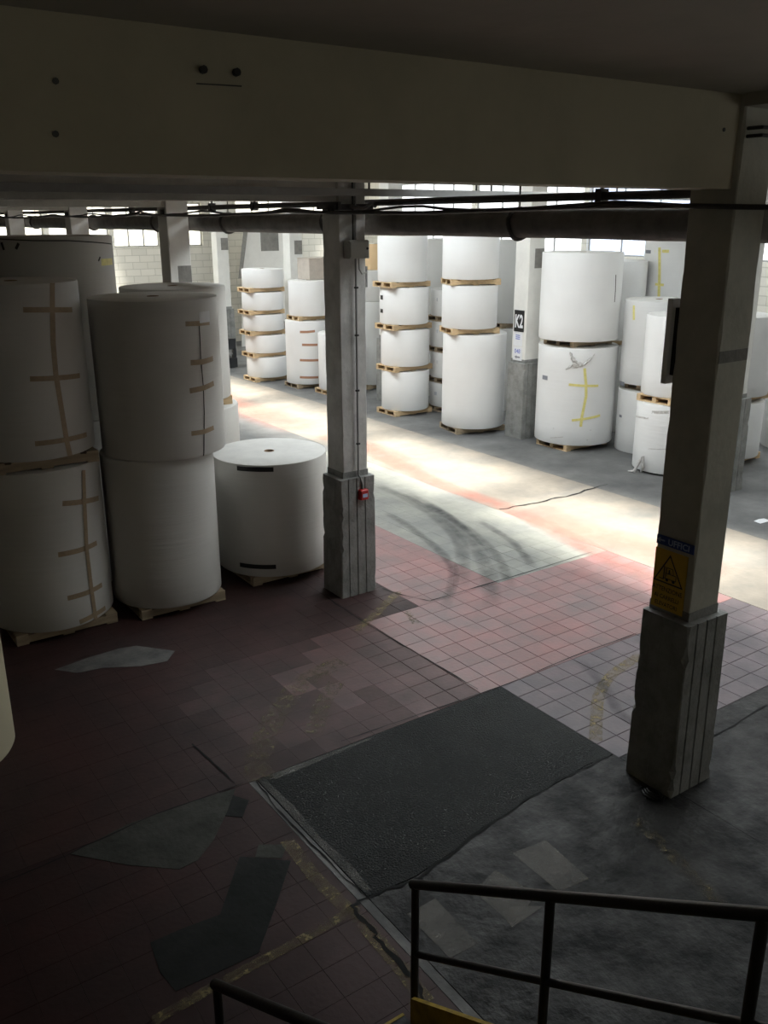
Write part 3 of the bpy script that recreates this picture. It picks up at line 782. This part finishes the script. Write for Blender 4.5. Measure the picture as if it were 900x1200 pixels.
# triangle: u to the right as read, v up
T = [(0.015, 0.205), (0.278, 0.205), (0.146, 0.435)]
c3 = (sum(p[0] for p in T)/3, sum(p[1] for p in T)/3)
Ti = [(c3[0]+(p[0]-c3[0])*0.86, c3[1]+(p[1]-c3[1])*0.86) for p in T]
b = MB()
for i in range(3):
    j = (i+1) % 3
    b.add([(SX-0.0075, 3.948-u, 1.445+v) for u, v in (T[i], T[j], Ti[j], Ti[i])], [(0, 1, 2, 3)])
b.build('triangle_border', M['black'], ws)
fk = MB()
def fl(poly): fk.add([(SX-0.0078, 3.948-u, 1.445+v) for u, v in poly], [tuple(range(len(poly)))])
def bar(p, q, w):
    P = Vector(p); Q = Vector(q); t = (Q-P).normalized(); n = Vector((-t.y, t.x))*w/2
    fl([tuple(P-n), tuple(Q-n), tuple(Q+n), tuple(P+n)])
for p, q, w in (((0.105, 0.235), (0.105, 0.335), 0.010), ((0.118, 0.245), (0.118, 0.335), 0.006), ((0.065, 0.236), (0.105, 0.236), 0.007),
                ((0.128, 0.330), (0.180, 0.330), 0.006), ((0.128, 0.330), (0.128, 0.262), 0.006), ((0.180, 0.330), (0.188, 0.285), 0.006),
                ((0.118, 0.285), (0.212, 0.285), 0.006), ((0.212, 0.285), (0.212, 0.245), 0.006), ((0.105, 0.245), (0.212, 0.245), 0.006),
                ((0.150, 0.318), (0.150, 0.286), 0.014), ((0.150, 0.300), (0.168, 0.292), 0.006)):
    bar(p, q, w)
for wu in (0.135, 0.192):
    fl([(wu+0.013*math.cos(a), 0.236+0.013*math.sin(a)) for a in [2*math.pi*i/14 for i in range(14)]])
fk.build('forklift_symbol', M['black'], ws)
for txt, v, sz in (('ATTENZIONE', 0.142, 0.050), ('AI CARRELLI', 0.082, 0.046), ('ELEVATORI', 0.024, 0.046)):
    text_mesh('lettering', txt, sz, M['black'], ws, (SX-0.0075, 3.948-0.1465, 1.445+v), (0, -1, 0), (0, 0, 1), 'CENTER', 0.0006, 0.86)
sb = empty('notice_board', (5.3, 4.02, 3.1), 'grey notice board seen edge on behind the near pillar', 'board')
MB().bbox((5.165, 3.985, 3.10), (5.52, 4.03, 3.68), 0.003).build('board_panel', M['white'], sb)
MB().box((5.2, 3.945, 3.16), (5.5, 3.992, 3.62)).build('backing', M['steel_dark'], sb)
# black K2 plate and papers (-X face of K2 shaft)
KX = 12.235+0.075-0.003
ks = empty('row_plate', (KX, 13.06, 2.12), 'black plate with white K2 on the pillar', 'sign')
MB().box((KX-0.008, 12.93, 2.10), (KX+0.004, 13.2, 2.51)).build('plate', M['black'], ks)
text_mesh('lettering', 'K2', 0.34, M['white'], ks, (KX-0.0095, 13.065, 2.185), (0, -1, 0), (0, 0, 1), 'CENTER', 0.011, 0.58)
kp = empty('rack_card', (KX, 13.06, 1.54), 'white card reading 048 with a left arrow below the K2 plate', 'card')
MB().box((KX-0.007, 12.95, 1.54), (KX+0.004, 13.2, 1.80)).build('card', M['white'], kp)
text_mesh('lettering', '048', 0.12, M['print_blue'], kp, (KX-0.0085, 13.075, 1.68), (0, -1, 0), (0, 0, 1), 'CENTER', 0.002, 0.9)
MB().add([(KX-0.0085, y, z) for y, z in ((13.15, 1.605), (13.09, 1.64), (13.09, 1.62), (13.0, 1.62), (13.0, 1.59), (13.09, 1.59), (13.09, 1.57))], [tuple(range(7))]).build('arrow', M['print'], kp)
ku = empty('paper_notice', (KX, 13.06, 1.82), 'white paper notice with blue print just under the K2 plate', 'notice')
MB().box((KX-0.006, 12.96, 1.82), (KX+0.004, 13.2, 2.09)).build('sheet', M['white'], ku)
for z in (1.95, 1.985, 2.02):
    MB().box((KX-0.0075, 13.02, z), (KX-0.005, 13.14, z+0.018)).build('print_line', M['print_blue'], ku)
# cable heap at the near pillar's foot
tag(MB().tube(smooth3 := [(5.02+0.07*math.cos(i*0.9)*(1-i/30), 3.62+0.11*math.sin(i*0.9)*(1-i/40), 0.008+0.0016*i) for i in range(24)], 0.006, 6).build('cable_coil', M['rail'], smooth=True),
    'small heap of black cable at the near pillar foot', 'cable')

# ------------------------------------------------------------------ pallets
def make_pallet(size, sy, hgt, m):
    root = empty('pallet', (0, 0, 0), 'wooden pallet', 'pallet')
    s = size/2; t = sy/2; bt = 0.018
    for k in range(3):
        y = -t+0.04+(sy-0.08)*k/2
        MB().box((-s, y-0.04, bt), (s, y+0.04, hgt-bt)).build('stringer', m, root)
    for k in range(6):
        x = -s+0.06+(size-0.12)*k/5
        MB().box((x-0.06, -t, hgt-bt), (x+0.06, t, hgt)).build('deck_board', m, root)
    for k in range(3):
        x = -s+0.06+(size-0.12)*k/2
        MB().box((x-0.06, -t, 0), (x+0.06, t, bt)).build('bottom_board', m, root)
    return root
PAL_H = 0.115
protos = {}
def pallet(x, y, z, size, label, old=False, rz=0.0, sy=None):
    sy = sy or size*0.72
    key = (round(size, 2), round(sy, 2), old)
    if key not in protos:
        o = make_pallet(size, sy, PAL_H, M['wood_old'] if old else M['wood']); protos[key] = o
    else:
        o = copy_tree(protos[key])
    o.location = (x, y, z); o.rotation_euler.z = math.radians(rz)
    tag(o, label, 'pallet', 'pallets under the paper rolls')
    return o

# ------------------------------------------------------------------ paper rolls
def cyl_hit(px_, py_, cx, cy, r):
    d = ray(px_, py_); a = d.x**2+d.y**2; bq = -(d.x*cx+d.y*cy); cq = cx*cx+cy*cy-r*r
    disc = bq*bq-a*cq
    t = (-bq-math.sqrt(max(disc, 0)))/a
    return math.atan2(d.y*t-cy, d.x*t-cx), CAM_Z+d.z*t
def hoop(name, pts, w, m, root, cx, cy, r, off=0.004, k=6, z0=None, z1=None):
    """tape on the side of a roll, pts as (angle, z) or photo pixels already turned into them"""
    P = []
    for i in range(len(pts)-1):
        for q in range(k):
            t = q/k; P.append((pts[i][0]*(1-t)+pts[i+1][0]*t, pts[i][1]*(1-t)+pts[i+1][1]*t))
    P.append(pts[-1]); n = len(P); b = MB(); vs = []
    for i, (a, z) in enumerate(P):
        a0, zz0 = P[max(i-1, 0)]; a1, zz1 = P[min(i+1, n-1)]
        t = Vector(((a1-a0)*r, zz1-zz0)).normalized(); nn = Vector((-t.y, t.x))*w/2
        for s in (1, -1):
            aa = a+nn.x*s/r; z_ = z+nn.y*s
            if z0 is not None: z_ = min(max(z_, z0), z1)
            vs.append((cx+(r+off)*math.cos(aa), cy+(r+off)*math.sin(aa), z_))
    b.add(vs, [(2*i, 2*i+1, 2*i+3, 2*i+2) for i in range(n-1)])
    return b.build(name, m, root)
def roll(cx, cy, r, z0, z1, label, group, m='paper', tapes=(), labels=(), seg=56, core=True):
    z1 = z1-0.001
    root = empty('paper_roll', (cx, cy, z0), label, 'paper roll', group)
    rr = random.Random(int(cx*1000+cy*77+z0*13)); ph = [rr.uniform(0, 6.28) for _ in range(4)]
    def wob(q, z, rad):
        return 0 if rad < r*0.9 else 0.0035*math.sin(2*q+ph[0])+0.0018*math.sin(5*q+ph[1]+z)
    ci = 0.052
    prof = [(ci, z1-0.25), (ci, z1-0.004), (r*0.5, z1-0.001), (r-0.02, z1-0.002), (r-0.006, z1-0.006), (r, z1-0.02)]
    nz = max(2, int((z1-z0)/0.3))
    prof += [(r, z1-0.02-(z1-z0-0.04)*i/nz) for i in range(1, nz+1)]
    prof += [(r-0.008, z0+0.004), (r-0.02, z0), (ci, z0)]
    mis = [2, 1, 1, 1]+[0]*(nz+3)+[0, 1]
    b = MB().lathe(prof, seg, mis[:len(prof)-1], wob, (cx, cy))
    k = len(b.v); b.v += [(cx+ci*math.cos(2*math.pi*i/seg), cy+ci*math.sin(2*math.pi*i/seg), z1-0.25) for i in range(seg)]
    b.f.append(list(range(k, k+seg))); b.mi.append(2)
    b.build('wrapped_body', [M[m], M['paper_end'], M['hole']], root, smooth=True)
    if core:
        MB().lathe([(0.05, z1-0.06), (0.05, z1+0.0005), (0.062, z1+0.0005), (0.062, z1-0.06)], 20, c=(cx, cy)).build('core', M['card'], root, smooth=True)
    for name, pix, w, tm_ in tapes:
        hoop(name, [cyl_hit(x, y, cx, cy, r) for x, y in pix], w, M[tm_], root, cx, cy, r, 0.006 if tm_ != 'seam' else 0.005, z0=z0+0.004, z1=z1-0.004)
    for (x0, y0, x1, y1, tm_) in labels:
        ym = (y0+y1)/2; a, za = cyl_hit(x0, ym, cx, cy, r); e, zb = cyl_hit(x1, ym, cx, cy, r)
        _, zt = cyl_hit((x0+x1)/2, y0, cx, cy, r); _, zd = cyl_hit((x0+x1)/2, y1, cx, cy, r)
        hoop('label', [(a, (zt+zd)/2), (e, (zt+zd)/2)], abs(zt-zd), M[tm_], root, cx, cy, r, 0.007)
    return root
GL = 'dim paper rolls on the left'
GR = 'white paper rolls along the far row'
T_ = 'tape'
# left, in the dim bay
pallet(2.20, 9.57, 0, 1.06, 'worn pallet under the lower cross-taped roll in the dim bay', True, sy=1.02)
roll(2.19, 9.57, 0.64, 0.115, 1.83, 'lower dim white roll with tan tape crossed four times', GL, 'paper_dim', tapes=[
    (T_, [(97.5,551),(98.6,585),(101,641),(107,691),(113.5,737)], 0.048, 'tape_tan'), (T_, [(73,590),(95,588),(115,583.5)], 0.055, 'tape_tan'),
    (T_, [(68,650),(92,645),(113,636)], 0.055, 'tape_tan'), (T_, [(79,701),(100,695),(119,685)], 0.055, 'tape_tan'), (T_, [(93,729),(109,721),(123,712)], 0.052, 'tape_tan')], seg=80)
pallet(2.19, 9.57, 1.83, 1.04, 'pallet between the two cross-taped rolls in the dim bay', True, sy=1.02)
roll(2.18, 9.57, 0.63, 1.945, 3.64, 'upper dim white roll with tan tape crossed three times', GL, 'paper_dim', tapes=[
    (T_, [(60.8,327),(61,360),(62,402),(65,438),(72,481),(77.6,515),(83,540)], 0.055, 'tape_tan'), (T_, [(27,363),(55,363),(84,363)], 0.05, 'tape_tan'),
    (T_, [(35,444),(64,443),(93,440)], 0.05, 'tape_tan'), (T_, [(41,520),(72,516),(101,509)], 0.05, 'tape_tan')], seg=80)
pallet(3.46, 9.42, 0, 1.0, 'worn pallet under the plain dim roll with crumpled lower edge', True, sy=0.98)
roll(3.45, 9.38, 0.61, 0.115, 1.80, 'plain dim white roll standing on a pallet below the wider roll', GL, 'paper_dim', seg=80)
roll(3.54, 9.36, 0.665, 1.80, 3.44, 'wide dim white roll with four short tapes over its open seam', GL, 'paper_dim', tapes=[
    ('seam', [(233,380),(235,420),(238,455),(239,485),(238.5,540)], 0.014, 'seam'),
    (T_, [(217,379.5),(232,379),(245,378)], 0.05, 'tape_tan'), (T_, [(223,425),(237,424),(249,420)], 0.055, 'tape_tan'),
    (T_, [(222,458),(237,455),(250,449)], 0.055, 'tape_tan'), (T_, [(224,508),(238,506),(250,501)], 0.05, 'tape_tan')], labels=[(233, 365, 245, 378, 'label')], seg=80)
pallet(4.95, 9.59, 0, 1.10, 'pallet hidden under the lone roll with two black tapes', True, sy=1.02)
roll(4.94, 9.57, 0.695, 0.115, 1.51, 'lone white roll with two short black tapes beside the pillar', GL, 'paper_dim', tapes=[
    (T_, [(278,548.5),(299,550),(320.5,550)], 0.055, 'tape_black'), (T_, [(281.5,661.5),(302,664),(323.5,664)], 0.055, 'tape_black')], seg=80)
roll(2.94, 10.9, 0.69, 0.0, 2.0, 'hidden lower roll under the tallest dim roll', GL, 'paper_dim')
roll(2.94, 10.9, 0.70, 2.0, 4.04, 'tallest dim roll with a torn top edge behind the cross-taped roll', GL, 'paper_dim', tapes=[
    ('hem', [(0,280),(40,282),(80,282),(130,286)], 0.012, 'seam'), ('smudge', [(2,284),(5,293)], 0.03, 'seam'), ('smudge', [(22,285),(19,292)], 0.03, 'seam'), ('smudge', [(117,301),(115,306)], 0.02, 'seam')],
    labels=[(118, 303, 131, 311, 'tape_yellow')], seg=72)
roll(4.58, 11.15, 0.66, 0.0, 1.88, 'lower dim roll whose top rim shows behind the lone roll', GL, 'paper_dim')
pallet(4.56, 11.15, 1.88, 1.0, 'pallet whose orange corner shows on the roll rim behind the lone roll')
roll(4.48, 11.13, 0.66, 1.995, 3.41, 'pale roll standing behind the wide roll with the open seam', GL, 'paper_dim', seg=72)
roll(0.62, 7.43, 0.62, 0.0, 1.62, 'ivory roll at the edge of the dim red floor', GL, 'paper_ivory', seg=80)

# five-layer stack
for k, (a, b_) in enumerate(((0.115, 0.66), (0.775, 1.25), (1.365, 1.79), (1.905, 2.37), (2.485, 2.96))):
    pallet(11.46+(0.02, 0, -0.05, -0.06, -0.04)[k], 22.19, a-PAL_H, 1.04, 'pallet in the stack of five short rolls, %s' % ('on the floor', 'second from the floor', 'middle one', 'second from the top', 'topmost one')[k])
    roll(11.48+(0.03, 0.02, -0.02, -0.03, 0)[k], 22.19, 0.55, a, b_, 'short white roll in the stack of five, %s' % ('lowest', 'second from the bottom', 'in the middle', 'second from the top', 'topmost')[k], GR)
# brown-taped roll and its top roll
pallet(11.9, 20.66, 0, 1.0, 'pallet under the roll with four brown tapes', True)
roll(11.9, 20.64, 0.56, 0.08+0.035, 1.73, 'white roll with four short brown tapes', GR, tapes=[(T_, [(351.5,389),(360,389),(369,388)], 0.06, 'tape_brown'),
    (T_, [(354,404),(372,404)], 0.06, 'tape_brown'), (T_, [(351.5,422),(373,422)], 0.06, 'tape_brown'), (T_, [(351.5,442),(373,442)], 0.06, 'tape_brown')])
pallet(11.95, 20.64, 1.73, 0.9, 'pallet on top of the roll with four brown tapes')
roll(12.0, 20.64, 0.53, 1.845, 2.72, 'white roll standing above the brown-taped roll', GR)
bx = empty('carton', (12.3, 20.8, 2.73), 'grey cardboard carton lying on top of the roll above the brown-taped one', 'carton')
MB().box((11.95, 20.5, 2.725), (12.6, 21.1, 3.25)).build('box_body', M['box_card'], bx)
MB().box((11.94, 20.49, 3.25), (12.61, 20.8, 3.262)).box((11.94, 20.80, 3.25), (12.61, 21.11, 3.262)).build('flap', M['box_card'], bx)
pallet(12.05, 19.36, 0, 0.98, 'pallet under the narrow roll partly behind the junction box pillar')
roll(12.05, 19.34, 0.5, 0.115, 1.52, 'narrow white roll half hidden behind the pillar with the junction box', GR)
# sliver right of the second pillar
pallet(13.3, 19.5, 0, 1.0, 'pallet glimpsed beside the row of four short rolls', True)
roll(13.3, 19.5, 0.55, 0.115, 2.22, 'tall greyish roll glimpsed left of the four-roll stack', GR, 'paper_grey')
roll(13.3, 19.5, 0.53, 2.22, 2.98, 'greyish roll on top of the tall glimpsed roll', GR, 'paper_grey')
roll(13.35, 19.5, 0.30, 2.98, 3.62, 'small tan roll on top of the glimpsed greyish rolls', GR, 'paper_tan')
# stack of four
xs4 = (11.97, 11.96, 11.93, 11.88)
for k, (a, b_) in enumerate(((0.115, 0.99), (1.105, 1.90), (2.015, 2.80), (2.915, 3.86))):
    pallet(xs4[k]-0.02, 16.36, a-PAL_H, 1.03, 'pallet in the stack of four rolls, %s' % ('on the floor', 'second from the floor', 'second from the top', 'topmost one')[k])
    roll(xs4[k], 16.36, 0.54, a, b_, 'white roll in the stack of four, %s' % ('lowest', 'second from the bottom', 'third up with two black marks', 'topmost and tallest')[k], GR,
         labels=[(446, 346, 449, 351, 'tape_black'), (446, 362, 449, 366.5, 'tape_black')] if k == 2 else ())
# narrow labelled stack between
X4, Y4 = 13.05, 16.03
for k, (a, b_) in enumerate(((0.115, 0.66), (0.775, 1.35), (1.465, 2.03), (2.145, 2.72))):
    pallet(X4, Y4, a-PAL_H, 0.95, 'dark pallet in the narrow stack squeezed between two tall stacks, %s' % ('on the floor', 'second up', 'third up', 'topmost')[k], True)
    roll(X4, Y4, 0.5, a, b_, 'white roll with a small grey label in the narrow squeezed stack, %s' % ('lowest', 'second up', 'third up', 'topmost')[k], GR,
         labels=[(509, (459, 422, 386, 349)[k], 512, (463, 426, 390, 353)[k], 'grey_label')])
roll(14.2, 17.7, 0.62, 0, 2.0, 'hidden lower grey roll behind the narrow squeezed stack', GR, 'paper_grey')
roll(14.2, 17.7, 0.62, 2.0, 3.75, 'grey roll rising behind the narrow squeezed stack', GR, 'paper_grey')
# three-high stack by K2
pallet(12.08, 14.13, 0, 1.12, 'pallet under the big roll beside the K2 pillar', True, rz=-12)
roll(12.11, 14.15, 0.65, 0.116, 2.01, 'big white roll at the foot of the three-roll stack beside the K2 pillar', GR, seg=64)
pallet(11.96, 14.15, 2.01, 1.02, 'pallet on the big roll beside the K2 pillar', rz=-18)
roll(11.95, 14.15, 0.56, 2.125, 2.96, 'middle white roll of the three-roll stack beside the K2 pillar', GR, seg=64)
pallet(11.96, 14.15, 2.96, 1.02, 'upper pallet of the three-roll stack beside the K2 pillar', rz=-22)
roll(11.95, 14.15, 0.56, 3.075, 3.92, 'top white roll of the three-roll stack beside the K2 pillar', GR, seg=64)
roll(14.3, 15.55, 0.66, 0, 1.86, 'hidden lower grey roll behind the K2 pillar', GR, 'paper_grey')
pallet(14.3, 15.55, 1.86, 1.05, 'pallet glimpsed between the three-roll stack and the K2 pillar', True)
roll(14.3, 15.55, 0.66, 1.975, 3.75, 'grey roll seen between the three-roll stack and the K2 pillar', GR, 'paper_grey')
# pair with yellow tape
pallet(12.80, 11.96, 0, 1.12, 'pallet under the roll with torn film and yellow tape')
R6 = roll(12.86, 12.0, 0.74, 0.116, 1.94, 'white roll with yellow tape crossed twice and torn film at the top', GR, tapes=[
    (T_, [(685,431.6),(686.7,451),(686.7,464.5),(682,487.6),(680.5,500)], 0.05, 'tape_yellow'), (T_, [(666.6,450.6),(684,452),(701,452)], 0.045, 'tape_yellow'),
    (T_, [(670,492.5),(684,491),(703,486.7)], 0.045, 'tape_yellow'),
    ('wrinkle', [(632,508),(645,513),(660,512)], 0.012, 'film'), ('wrinkle', [(636,498),(648,502)], 0.01, 'film')], labels=[(636, 440, 642, 445, 'print')], seg=72)
def crumple(pix, w, seed):
    rr = random.Random(seed); P = []
    for i in range(len(pix)-1):
        for q in range(5):
            t = q/5; P.append((pix[i][0]*(1-t)+pix[i+1][0]*t+rr.uniform(-0.7, 0.7), pix[i][1]*(1-t)+pix[i+1][1]*t+rr.uniform(-0.7, 0.7)))
    vs = []
    for i, (x, y) in enumerate(P):
        a, z = cyl_hit(x, y, 12.86, 12.0, 0.74)
        ww = w*(0.35+0.65*math.sin(math.pi*(i+0.5)/len(P)))*rr.uniform(0.6, 1.3)
        for k in (-1, -0.4, 0.2, 1):
            rad = 0.748+(0.035*rr.random() if abs(k) < 0.9 else 0)
            vs.append((12.86+rad*math.cos(a+k*ww*0.3), 12.0+rad*math.sin(a+k*ww*0.3), z+k*ww/2))
    fs = [(4*i+j, 4*i+j+1, 4*i+j+5, 4*i+j+4) for i in range(len(P)-1) for j in range(3)]
    return MB().add(vs, fs).build('torn_film', M['film'], R6)
crumple([(668,413),(672,422),(680,428)], 0.07, 3); crumple([(664,433),(671,427),(682,428),(691,422),(697,413)], 0.10, 4)
pallet(12.84, 12.0, 1.94, 1.05, 'thin dark pallet between the two rolls right of the K2 pillar', True)
roll(12.83, 12.0, 0.74, 2.056, 3.62, 'plain white roll standing above the yellow-taped torn roll', GR, seg=72, tapes=[('tear', [(721.5,322),(721,340),(720,354)], 0.02, 'seam')])
# behind and to the right
roll(14.55, 12.75, 0.66, 0, 1.75, 'hidden lower greyish roll behind the yellow-taped roll', GR, 'paper_grey')
pallet(14.5, 12.72, 1.75, 1.02, 'pallet whose end shows between the plain roll and the shorter stack', False)
roll(14.55, 12.75, 0.66, 1.865, 3.40, 'greyish roll glimpsed just right of the plain upper roll', GR, 'paper')
roll(15.75, 12.15, 0.66, 0.0, 1.9, 'hidden lower roll of the far stack with yellow tape', GR)
roll(15.75, 12.15, 0.66, 1.9, 3.80, 'far white roll with a yellow tape cross near its top edge', GR, tapes=[
    (T_, [(773,290),(773,320),(772,352)], 0.06, 'tape_yellow'), (T_, [(768,294.4),(776,294.4),(784,294.4)], 0.06, 'tape_yellow'), (T_, [(768,333),(778,334)], 0.05, 'tape_yellow')], labels=[(757, 293, 763, 297, 'print')])
roll(13.70, 10.88, 0.6, 0.0, 1.17, 'lower roll of the shorter stack behind the film-wrapped roll', GR, labels=[(726, 486, 729, 489, 'print')])
pallet(13.72, 10.86, 1.17, 0.86, 'dark pallet in the shorter stack behind the film-wrapped roll', True)
roll(13.70, 10.88, 0.6, 1.286, 2.80, 'upper roll of the shorter stack with a faint yellow tape at its rim', GR, tapes=[(T_, [(743,358),(743,375)], 0.05, 'tape_yellow')], labels=[(727, 447, 732, 452, 'print')])
roll(12.84, 9.71, 0.6, 0.03, 1.22, 'film-wrapped white roll on the floor beside the near pillar', GR, tapes=[
    ('film_band', [(744,487),(760,490),(784,490)], 0.03, 'film'), ('film_band', [(744,520),(760,526),(784,526)], 0.015, 'film'), ('film_band', [(746,478),(764,483),(784,483)], 0.05, 'film')])
tag(MB().tube([(12.20, 9.75, 0.03), (12.18, 9.7, 0.12), (12.17, 9.72, 0.3), (12.19, 9.78, 0.22), (12.14, 9.85, 0.02), (12.10, 9.95, 0.012)], [0.02, 0.03, 0.035, 0.03, 0.03, 0.01], 6).build('film_scrap', M['film']),
    'loose scrap of film hanging from the film-wrapped roll to the floor', 'film')
pallet(12.83, 9.71, 1.22, 1.02, 'pallet on top of the film-wrapped roll')
roll(12.86, 9.71, 0.57, 1.335, 2.67, 'white roll standing on the pallet above the film-wrapped roll', GR)
# right of the near pillar
pallet(14.25, 9.58, 0, 1.12, 'pallet on the floor seen past the far side of the near pillar')
roll(14.25, 9.58, 0.6, 0.115, 1.11, 'lower white roll seen past the far side of the near pillar', GR)
pallet(14.27, 9.58, 1.11, 1.12, 'wide pallet between the rolls past the far side of the near pillar')
roll(14.27, 9.58, 0.62, 1.225, 2.60, 'upper white roll seen past the far side of the near pillar', GR)
roll(16.2, 9.35, 0.62, 0.0, 1.25, 'lower farther roll at the edge past the near pillar', GR)
roll(16.2, 9.35, 0.62, 1.25, 2.9, 'upper farther roll at the edge past the near pillar', GR)

# ------------------------------------------------------------------ far end
mc = empty('pallet_truck', (11.2, 24.6, 0), 'black machine with open frame behind the stack of five', 'machine')
MB().box((10.55, 24.5, 0.55), (11.7, 25.1, 0.86)).build('upper_body', M['machine'], mc)
MB().box((10.55, 24.45, 0.02), (11.7, 25.1, 0.30)).build('lower_body', M['machine'], mc)
for x in (10.58, 11.05, 11.6):
    MB().box((x, 24.5, 0.28), (x+0.1, 24.6, 0.57)).build('post', M['machine'], mc)
MB().box((10.6, 24.52, 0.40), (11.65, 24.56, 0.45)).build('cross_bar', M['steel_grey'], mc)
bc = empty('bench', (12.0, 27.4, 0), 'grey bench block with a pale top near the block wall', 'bench')
MB().box((11.35, 27.5, 0), (12.7, 28.1, 1.0)).build('bench_body', M['conc_paint'], bc)
MB().box((11.3, 27.4, 1.0), (12.75, 28.15, 1.12)).build('bench_top', M['sheet_white'], bc)
wp = empty('leaning_sheet', (14.6, 28.0, 1.5), 'tall white sheet leaning near the far pillar above the stack of five', 'panel')
MB().add([(13.9, 28.6, 0), (16.2, 28.6, 0), (16.2, 28.95, 3.9), (14.35, 28.95, 3.9), (13.9, 28.66, 0), (16.2, 28.66, 0), (16.2, 29.01, 3.9), (14.35, 29.01, 3.9)],
         [(0,1,2,3),(7,6,5,4),(0,4,5,1),(1,5,6,2),(2,6,7,3),(3,7,4,0)]).build('sheet', M['sheet_white'], wp)
MB().add([(13.86, 28.56, 2.3), (14.0, 28.56, 2.3), (14.5, 28.9, 3.95), (14.33, 28.9, 3.95)], [(0, 1, 2, 3)]).build('dark_edge', M['band'], wp)
hs = empty('hanging_panel', (13.2, 24.0, 3.3), 'plain grey panel hanging from the lagged pipe level over the stack of five', 'panel')
q = on_y(316, 283, 24.0)
MB().box((q.x-0.28, 23.98, q.z-0.26), (q.x+0.28, 24.02, q.z+0.26)).build('panel', M['band'], hs)
for s in (-0.2, 0.2):
    MB().tube([(q.x+s, 24.0, q.z+0.25), (q.x+s, 24.0, 5.0), (q.x+s, 24.0, ROOF_Z)], 0.008, 6).build('hanger', M['steel_dark'], hs)
q = on_y(141, 381, YF-0.03)
tag(MB().box((q.x-0.08, YF-0.04, q.z-0.2), (q.x+0.08, YF-0.0, q.z+0.2)).build('wall_notice', M['bulb']), 'small orange notice on the white block wall', 'notice')
# litter on the lane
q = gnd(893, 611)
tag(MB().add([(q.x-0.12, q.y-0.05, 0.004), (q.x+0.1, q.y-0.08, 0.012), (q.x+0.14, q.y+0.06, 0.003), (q.x-0.02, q.y+0.04, 0.03), (q.x-0.1, q.y+0.07, 0.006)], [(0, 1, 3), (1, 2, 3), (3, 2, 4), (0, 3, 4)]).build('paper_scrap', M['white']),
    'torn white paper scrap on the concrete floor past the near pillar', 'scrap')

# ------------------------------------------------------------------ stairs in the foreground
st = empty('staircase', (1.7, 2.9, 0), 'dark stair flight with black tube handrails and yellow edges', 'staircase')
SL = 0.64
def zr(y): return 1.0+SL*(2.97-y)
YT = 0.42
for x in (1.16, 2.25):
    posts = (2.97, 2.06, 1.18, 0.45)
    MB().tube([(x, 2.995, zr(2.995)), (x, YT, zr(YT))], 0.024, 12).build('handrail', M['rail'], st, smooth=True)
    MB().tube([(x, 2.97, zr(2.97)-0.44), (x, YT, zr(YT)-0.44)], 0.018, 10).build('mid_rail', M['rail'], st, smooth=True)
    for y in posts:
        MB().tube([(x, y, zr(y)), (x, y, max(0.0, zr(y)-1.02))], 0.021, 10).build('post', M['rail'], st, smooth=True)
def zst(y): return 0.335+0.60*(2.93-y)
for x in (1.20, 2.20):
    MB().add([(x-0.012, 2.92, 0.0), (x+0.012, 2.92, 0.0), (x-0.012, 2.92, zst(2.92)), (x+0.012, 2.92, zst(2.92)), (x-0.012, YT, zst(YT)-0.34), (x+0.012, YT, zst(YT)-0.34), (x-0.012, YT, zst(YT)), (x+0.012, YT, zst(YT)), (x-0.012, 2.5, 0.0), (x+0.012, 2.5, 0.0)],
             [(0,1,3,2),(2,3,7,6),(4,6,7,5),(0,2,6,4,8),(1,9,5,7,3),(8,4,5,9),(0,8,9,1)]).build('stringer', M['step_yellow'], st)
for k in range(9):
    z = 0.18*(k+1); y = 2.98-0.285*k
    td = MB().box((1.21, y-0.30, z-0.03), (2.19, y, z)).build('tread', M['step'], st)
    MB().box((1.21, y-0.005, z-0.045), (2.19, y+0.012, z+0.003)).build('nosing', M['step_yellow'], td)
ld = empty('stair_landing', (0, -0.6, 0), 'concrete stair landing the view is taken from', 'landing')
MB().box((-1.4, -2.6, 2.42), (0.95, 0.35, 2.58)).build('slab', M['conc_base'], ld)
for x, y in ((-1.3, 0.2), (0.8, 0.2), (-1.3, -2.5), (0.8, -2.5)):
    MB().box((x-0.08, y-0.08, 0), (x+0.08, y+0.08, 2.42)).build('leg', M['conc_base'], ld)
